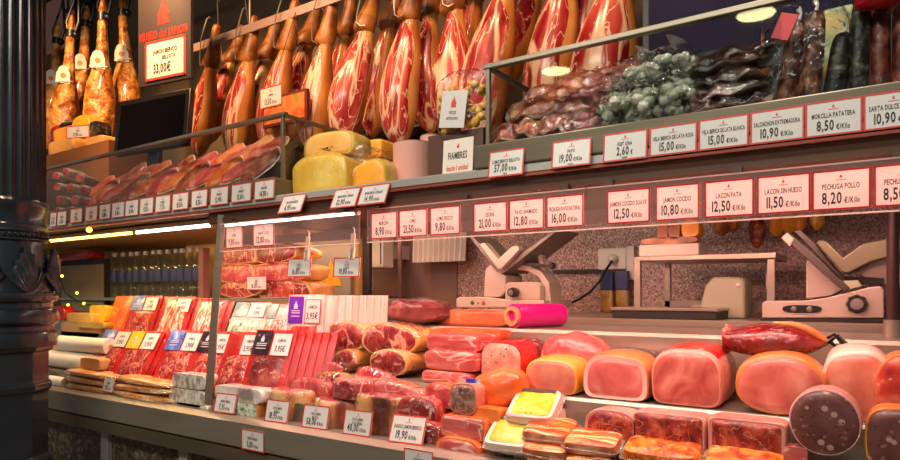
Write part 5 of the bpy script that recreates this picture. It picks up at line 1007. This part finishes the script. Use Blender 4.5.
# ================================================================= back counter and machines
bc = thing('back_counter', 'steel back counter carrying the two slicers against the granite wall', 'counter', (-.6, 2.6, 0))
ZB = 1.215
MB().box(X_(360, 2.3) + .6, 1.9, -.36, .395, ZB - .04, ZB).build('counter_top', STEEL, bc, smooth=False, bevel=.003); MB().box(X_(360, 2.3) + .64, 1.86, -.30, .38, 0.0, ZB - .04).build('cabinet', STEELD, bc, smooth=False)
def poly(parent, name, pts, Y, D, m, org, bevel=.004):
    b = MB(); b.prism([(q.x - org[0], q.z - org[2]) for q in (at(x, y, Y) for x, y in pts)], Y - org[1], Y - org[1] + D); return b.build(name, m, parent, smooth=False, bevel=bevel)
def knob(parent, px, py, Y, r, m, org, m2=None, L=.025):
    p = at(px, py, Y); b = MB(); b.m = Matrix.Translation((p.x - org[0], p.y - org[1], p.z - org[2])) @ Matrix.Rotation(R(90), 4, 'X')
    b.lathe([(r * .9, -.004), (r, 0), (r, L * .6), (r * .82, L)], 28, lambda q, z, t: q * (1 + .06 * math.cos(8 * t))); k = b.build('knob', m, parent)
    if m2:
        b = MB(); b.m = Matrix.Translation((p.x - org[0], p.y - org[1], p.z - org[2])) @ Matrix.Rotation(R(90), 4, 'X'); b.lathe([(r * .62, L), (r * .6, L + .003), (.001, L + .004)], 24); b.build('knob_face', m2, k)
    return k
def buttons(parent, lst, Y, org):
    for px, py, m, r in lst:
        p = at(px, py, Y); b = MB(); b.m = Matrix.Translation((p.x - org[0], p.y - org[1], p.z - org[2])) @ Matrix.Rotation(R(90), 4, 'X'); b.lathe([(r, -.003), (r, .003), (r * .7, .005), (.001, .0055)], 18); b.build('button', m, parent)
SLD = mat('slicer_dark_grey', '#544c44', .35, .5)
SLC = mat('slicer_casing', '#c3b2a4', .35, .2); SLG = mat('slicer_mid_grey', '#7c7468', .35, .5)  # casing tone, then mid grey of carriage plate, knob face and buttons
# left slicer
Y = 2.42; o = Vector((X_(505, Y), Y, ZB + .0005))
ls = thing('meat_slicer', 'pale meat slicer at the back left with a tilted carriage and black knob', 'meat slicer', o, group='meat slicers')
pl = lambda nm, pts, y=Y, d=.2, m=SLC, bv=.004: poly(ls, nm, pts, y, d, m, o, bv)
pl('base', [(456, 307.5), (456, 298.5), (459, 297), (486, 297), (510, 300), (544, 300), (544, 307.5)], d=.30)
pl('motor_housing', [(505, 300), (505, 284), (508, 282), (537, 282), (540, 285), (540, 300)], Y + .02, .22)
pl('column', [(483.5, 297), (485, 270), (490, 264), (506, 276), (505, 292), (500, 297)], Y + .03, .16)
pl('carriage_plate', [(468, 236), (471, 235), (502, 266), (555, 229), (560, 229), (504, 273), (497, 272)], Y - .01, .22, SLG, .003)
pl('pusher_arm', [(479, 244), (484, 242.5), (498, 259), (512, 246), (518, 246), (519, 250), (501, 269), (497, 268)], Y - .04, .05, SLC, .003)
pl('blade_guard', [(518, 266), (528, 264), (541, 271), (549, 283), (551, 304), (545, 304), (544, 286), (538, 277), (527, 271), (517, 270)], Y + .06, .12, SLC, .004)
pl('support_strut', [(535, 247), (538, 246), (546, 272), (541, 271)], Y + .1, .04, SLC, .002)
pl('handle', [(526, 262), (552, 265), (552, 268), (526, 266)], Y + .02, .02, BLACK, .003); knob(ls, 553, 266, Y + .02, .014, BLACK, o); knob(ls, 515, 292.5, Y + .01, .021, BLACK, o, SLG, .04)
buttons(ls, [(472.5, 302.7, mat('green_button', '#3c5a34', .4), .009), (483.5, 303, mat('red_button', '#c0282a', .4), .009), (478, 303, SLG, .004)], Y, o)
for px in (462, 536): p = at(px, 310, Y + .04); MB().lathe([(.018, 0), (.016, Z_(px, 307, Y) - ZB)], 14).build('foot', BLACK, ls, loc=(p.x - o.x, .06, 0))
# right slicer
Y = 2.30; o = Vector((X_(835, Y), Y, ZB + .0005))
rs = thing('meat_slicer', 'large pale meat slicer at the right with a black control panel and knob', 'meat slicer', o, group='meat slicers')
pl = lambda nm, pts, y=Y, d=.2, m=SLC, bv=.004: poly(rs, nm, pts, y, d, m, o, bv)
pl('base', [(762, 318), (762, 303), (766, 301), (805, 300.5), (825, 298), (850, 292), (868, 287.5), (880, 286), (884, 290), (884, 318)], d=.30)
pl('plinth', [(760, 324), (760, 318.5), (884, 318.5), (884, 324)], Y - .004, .30, DARK, .002)
pl('rear_cover', [(806, 299), (806, 262), (812, 256), (820, 262), (846, 288), (830, 296)], Y + .08, .16, SLC)
pl('slide_rail', [(781, 236), (788, 231.5), (795, 237), (850, 288), (846, 291.5), (838, 287)], Y - .01, .05, SLD, .003)
pl('rail_end', [(781, 238), (787, 232), (794, 239), (790, 247)], Y - .02, .07, SLC, .003)
pl('carriage_plate', [(793, 231), (800, 229), (815, 243), (836, 269), (853, 282), (848, 284), (838, 277)], Y + .03, .16, SLD, .003)
pl('food_tray', [(816, 243), (820, 240), (826, 241), (843, 258), (862, 244), (900, 236), (925, 240), (925, 246), (870, 262), (848, 273), (842, 272)], Y - .03, .18, mat('slicer_tray', '#767058', .35, .3), .004)
pl('blade_cover', [(858, 272), (890, 250), (925, 252), (925, 285), (884, 285), (868, 282)], Y + .05, .12, SLC, .004)
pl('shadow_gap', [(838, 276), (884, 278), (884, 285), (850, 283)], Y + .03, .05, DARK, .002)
pl('pale_plate', [(841, 281), (858, 280), (862, 286), (848, 290)], Y - .005, .04, mat('pale_lime', '#b4b896', .4), .002)
cpn = MB(); e0 = at(802, 309, Y); cpn.m = Matrix.Translation((e0.x - o.x, -.004, e0.z - o.z)); cpn.loft([[(.055 * math.copysign(abs(math.cos(q)) ** .7, math.cos(q)), y, .0125 * math.copysign(abs(math.sin(q)) ** .7, math.sin(q))) for q in [6.2832 * i / 28 for i in range(28)]] for y in (0, .006)]); cpn.build('control_panel', BLACK, rs)
buttons(rs, [(794, 309, SLG, .009), (809.5, 309.3, SLG, .009)], Y - .006, o)
knob(rs, 857, 304, Y - .002, .028, BLACK, o, mat('knob_grey', '#8e8880', .35, .4), .03)
# pink film roll
Y = 1.96; t = thing('film_roll', 'bright pink film roll with cardboard core lying on the rear worktop', 'film roll', (X_(537, Y), Y, 1.1905)); r_ = .04; L = .23
g = MB(); g.m = Matrix.Translation((0, 0, r_)) @ Matrix.Rotation(R(90), 4, 'Y'); g.lathe([(r_ * .78, -L / 2), (r_, -L / 2), (r_, L / 2), (r_ * .78, L / 2)], 36).build('film', PINKF, t)
g = MB(); g.m = Matrix.Translation((0, 0, r_)) @ Matrix.Rotation(R(90), 4, 'Y'); g.lathe([(r_ * .5, -L / 2 - .012), (r_ * .8, -L / 2 - .012), (r_ * .8, L / 2 + .012), (r_ * .5, L / 2 + .012), (r_ * .5, -L / 2 - .012)], 32, None, False, False).build('core', CARDB, t); t.rotation_euler = (0, 0, R(74))
# socket and cable
Yw = 2.985; o = at(617, 264, Yw)
sk = thing('wall_socket', 'beige wall socket box with plug and black cable on the granite wall', 'socket', o)
for nm, px0, px1, y0, y1, m in (('backplate', 600, 628, 248, 270, SOFTW), ('side_box', 628, 636, 246, 280, ALU)):
    a = at(px0, y1, Yw); b = at(px1, y0, Yw); MB().box(a.x - o.x, b.x - o.x, -.03, .012, a.z - o.z, b.z - o.z).build(nm, m, sk, smooth=False, bevel=.004)
p = at(613, 259, 2.94) - o; g = MB(); g.m = Matrix.Translation(p) @ Matrix.Rotation(R(90), 4, 'X'); g.lathe([(.022, -.01), (.024, .0), (.018, .022), (.008, .03)], 20).build('plug', SOFTW, sk)
MB().tube([at(x, y, yy) - o for x, y, yy in ((612, 261, 2.9), (606, 270, 2.86), (599, 282, 2.82), (590, 292, 2.78), (578, 300, 2.74), (566, 305, 2.7))], .006, 8).build('cable', BLACK, sk)
tag(MB().box(X_(553, 2.98), X_(600, 2.98), 2.975, 2.998, Z_(575, 273, 2.98), Z_(575, 269.5, 2.98)).build('wall_conduit', DARK, smooth=False), 'thin dark conduit on the granite wall left of the socket', 'conduit')
for i, (px0, px1) in enumerate(((599.5, 613), (614.5, 628))):
    Y = 2.90; t = thing('yellow_packet', 'yellow packet with blue top under the socket, %s of two' % ['left', 'right'][i], 'packet', (X_((px0 + px1) / 2, Y), Y, ZB + .0008), group='yellow packets under the socket'); w = (X_(px1, Y) - X_(px0, Y)) / 2; h1 = Z_(614, 288, Y) - ZB; h2 = Z_(614, 271, Y) - ZB
    MB().ell((0, .02, h1 / 2), (w, .02, h1 / 2), 14, 10, .1, 5, .5, i).build('sachet', nmat('mustard_sachet', [(.35, '#5e4414'), (.6, '#946e24'), (.75, '#ac8e50')], scale=20, rough=.35, bump=.3, film=.5) if i == 0 else bpy.data.materials['mustard_sachet'], t); MB().box(-w * .9, w * .9, 0, .035, h1 - .01, h2).build('blue_label', mat('navy_label', '#1e2a5c', .4) if i == 0 else bpy.data.materials['navy_label'], t, smooth=False, bevel=.003)
# steel stand with container
Y = 2.42; o = Vector((X_(704, Y), Y, ZB + .0005)); st = thing('steel_stand', 'stainless steel frame stand on the back counter', 'stand', o); pl = lambda nm, pts, y=Y, d=.02, m=STEEL, bv=.002: poly(st, nm, pts, y, d, m, o, bv)
pl('top_plate', [(634, 261), (634, 257), (776, 252), (776, 258)], d=.34)
zf = lambda px: Z_(px, 259, Y) - o.z
for px in (637, 646, 757, 771):
    x = X_(px, Y) - o.x; yy = .0 if px in (637, 771) else .3; MB().box(x - .012, x + .012, yy, yy + .024, 0, zf(px)).build('leg', STEEL, st, smooth=False, bevel=.002)
MB().box(X_(640, Y) - o.x, X_(760, Y) - o.x, .3, .32, .02, .06).build('lower_bar', STEEL, st, smooth=False)
Y = 2.46; mc = thing('milky_container', 'milky plastic machine cover standing inside the steel stand', 'container', (X_(722, Y), Y, ZB + .0005)); w = (X_(745, Y) - X_(700, Y)) / 2; h = Z_(722, 277, Y) - ZB
g = MB(); g.prism([(-w, .0), (-w, h * .3), (-w * .75, h * .8), (-w * .4, h), (w * .8, h * .99), (w, h * .9), (w, 0)], 0, .18); g.build('cover', PLAST, mc, bevel=.008); g = MB(); g.prism([(-w * 1.5, .01), (-w * 1.5, h * .3), (-w, h * .34), (-w, .01)], .03, .14); g.build('spout', PLAST, mc, bevel=.004); MB().ell((w * .7, -.002, h * .8), (.008, .003, .008), 10, 8).build('button', SOFTW, mc)
# cutting board in front
Y = 2.26; cb = thing('cutting_board', 'thick dark cutting board with a pale steel edge before the steel stand', 'cutting board', (X_(662, Y), Y, ZB + .0005)); w = (X_(712, Y) - X_(608, Y)) / 2
MB().box(-w, w, 0, .22, 0, .028).build('board', DARK, cb, smooth=False, bevel=.003); MB().box(-w - .004, w + .004, -.004, .22, .0285, .04).build('steel_top', STEEL, cb, smooth=False, bevel=.003)
# tray with brown cured pieces over the stand
Y = 2.44; zt = Z_(668, 256, Y); tr_ = thing('white_tray', 'white tray of brown cured pieces on top of the steel stand', 'tray', (X_(668, Y), Y, zt)); w = (X_(698, Y) - X_(638, Y)) / 2
MB().box(-w, w, 0, .16, 0, .045).build('tray', SOFTW, tr_, bevel=.004)
for r, m, lb in [((640, 237, 698, 248), 'nmat', 'flat brown cured slab lying on the white tray'), ((657, 222, 668, 239), '', 'left brown cured piece standing on the slab'), ((668, 222, 680, 239), '', 'right brown cured piece standing on the slab'), ((681, 220, 699, 237), 'y', 'yellow wrapped cured piece at the right of the white tray')]:
    mm = bpy.data.materials.get('amber_cured') or nmat('amber_cured', [(.3, '#6a3010'), (.55, '#a8581c'), (.75, '#d89a40')], scale=14, rough=.35, bump=.3, film=.6)
    block('cured_piece', lb, 'cured meat', r, 2.46, .1, 'squ', CHEESEO if m == 'y' else mm, None, taper=.9, seed=r[0], zb=(zt + .046 if m == 'nmat' else None))
# hanging bunches
hr = tag(MB().tube([(X_(640, 2.75), 0, 0), (X_(935, 2.75), 0, 0)], .008, 8).build('wall_rod', STEELD, loc=(0, 2.75, Z_(760, 206, 2.75))), 'thin dark rod carrying the hanging bunches before the granite wall', 'rod')
for i, (px, y1, w, m, lb) in enumerate([(722, 236, .035, 'amber_cured', 'amber cured piece hanging on the rod, left'), (733, 232, .03, 'amber_cured', 'amber cured piece hanging on the rod beside the left one'), (757, 248, .03, 'red_sausage', 'long red sausage hanging on the rod'), (777, 236, .03, 'orange_cheese', 'orange yellow bunch hanging above the slicer, left'), (790, 233, .035, 'orange_cheese', 'orange yellow bunch hanging above the slicer, middle'), (800, 232, .025, 'yellow_casing', 'yellow bunch hanging above the slicer, right'), (817, 230, .025, 'yellow_casing', 'thin yellow bunch hanging right of the others')]):
    zt = hr.location.z - .008; zb = Z_(px, y1, 2.75); h = zt - zb; t = thing('hanging_bunch', lb, 'cured meat', (X_(px, 2.75), 2.75, zt), group='bunches hanging on the wall rod')
    MB().lathe([(w * .2, -.02), (w * .7, -.04), (w, -h * .5), (w * .9, -h * .8), (w * .3, -h)], 18, lambda r, z, q: r * (1 + .3 * noise.noise(Vector((math.cos(q) * 2 + i * 3, math.sin(q) * 2, z * 20))))).build('meat', bpy.data.materials[m], t); MB().tube([(0, -.0, .008), (0, 0, -.03)], .004, 6).build('string', PAPER, t)
# wall items at left of the machines
tag(MB().box(-.022, .022, 0, .02, 0, .42).build('dark_pillar', DARK, loc=(X_(366, 2.36), 2.36, ZB + .0005), smooth=False), 'dark pillar between the white packs and the slicer', 'pillar')
tag(MB().box(0, X_(456, 2.98) - X_(372, 2.98), 0, .012, 0, .75).build('splash_panel', mat('rosy_steel', '#9a7a70', .35, .5), loc=(X_(372, 2.98), 2.986, ZB + .002), smooth=False), 'rosy steel splash panel on the wall left of the slicer', 'panel')
ds = thing('paper_dispenser', 'white wall dispenser beside the dark pillar', 'dispenser', at(374, 268, 2.7)); w = (X_(383, 2.7) - X_(366, 2.7)) / 2; h = Z_(374, 233, 2.7) - ds.location.z
MB().box(-w, w, 0, .1, 0, h).build('body', SOFTW, ds, bevel=.008, smooth=False); MB().box(w * .75, w * .85, -.003, .003, h * .1, h * .9).build('slot', DARK, ds, smooth=False); MB().box(-.03, .03, .1, .298, h * .3, h * .7).build('bracket', SOFTW, ds, smooth=False)
ap = thing('hanging_aprons', 'white folded aprons hanging on the wall left of the slicer', 'apron', at(442, 262, 2.9)); w = (X_(470, 2.9) - X_(416, 2.9)) / 2; h = Z_(442, 228, 2.9) - ap.location.z
n = 60; MB().loft([[(w * (2 * i / n - 1) * s, -.02 * math.sin(i * 1.05) * (1.2 - z / h) - .03, z) for i in range(n + 1)] for z, s in ((0, .95), (h * .5, .97), (h, 1.0))], False, False, closed=False).build('cloth', mat('apron_cloth', '#d8c8bc', .8), ap); MB().box(-w, w, -.035, .08, h, h + .012).build('hanger', STEELD, ap, smooth=False)
lump('black_machine', 'low black machine on the back counter beside the dark pillar', 'machine', (380, 296, 404, 306), 2.4, .1, BLACK, seed=3, jit=.1, e=.5, zb=ZB + .001)
# ================================================================= pendant lamps in the hall, lights, camera
for i, (lx, ly) in enumerate(((-2.49, -2.54), (-.73, -2.26))):
    t = thing('pendant_lamp', 'round hall pendant lamp whose glow reflects in the glass case, %s of two' % ['left', 'right'][i], 'lamp', (lx, ly, 3.42), group='hall pendant lamps')
    MB().lathe([(.005, .0), (.135, .0), (.135, .004)], 32).build('diffuser', LAMPE, t); MB().lathe([(.15, -.01), (.155, .06), (.05, .14), (.02, .16)], 32, None, False).build('shade', DARK, t); MB().tube([(0, 0, .15), (0, 0, .48)], .006, 8).build('cord', DARK, t)
def spot(name, loc, tgt, e, col, ang, rad=.08, blend=.6):
    l = bpy.data.lights.new(name, 'SPOT'); l.energy = e; l.color = col; l.spot_size = R(ang); l.shadow_soft_size = rad; l.spot_blend = blend
    o = bpy.data.objects.new(name, l); COL.objects.link(o); o.location = loc; o.rotation_euler = (Vector(tgt) - Vector(loc)).to_track_quat('-Z', 'Y').to_euler(); return o
WARM = (1, .52, .28)
for i, x in enumerate((-3.6, -2.9, -2.2, -1.5, -.9)): spot('ham_spot', (x + .25, 1.35, 3.35), (x, 2.5, 2.35), (150, 110, 74, 56, 42)[i], WARM if i > 1 else (1, .52, .22), 75)
spot('golden_spot', (-4.1, 1.1, 3.6), (-4.5, 2.25, 2.6), 190, (1, .56, .26), 55)
for x in (-2.2, -1.1, -.1): area('hall_lamp', (x, -1.6, 3.6), (R(32), 0, 0), 1.2, .5, 30, (1, .93, .82))
for x, e, cc in ((-3.3, 75, (1, .6, .38)), (-2.6, 75, (1, .64, .44)), (-1.9, 50, (1, .72, .54)), (-1.1, 56, (1, .84, .7)), (-.2, 56, (1, .9, .78))): spot('case_spot', (x, .9, 3.0), (x, 1.6, 1.75), e, cc, 56)
w = bpy.data.worlds.new('world'); SC.world = w; w.use_nodes = True; w.node_tree.nodes['Background'].inputs[0].default_value = (.9, .92, .95, 1); w.node_tree.nodes['Background'].inputs[1].default_value = .15
cam = bpy.data.cameras.new('camera'); co = bpy.data.objects.new('camera', cam); COL.objects.link(co)
co.location = (0, 0, EYE); co.rotation_euler = (R(90), 0, PSI); cam.sensor_width = 36; cam.lens = F / 900 * 36; cam.shift_y = (CY - 230) / 900; cam.clip_start = .05
SC.camera = co
vs = SC.view_settings; SC.display_settings.display_device = 'sRGB'; vs.view_transform = 'Standard'; vs.look = 'None'; vs.gamma = 1; vs.use_curve_mapping = False; vs.exposure = 0
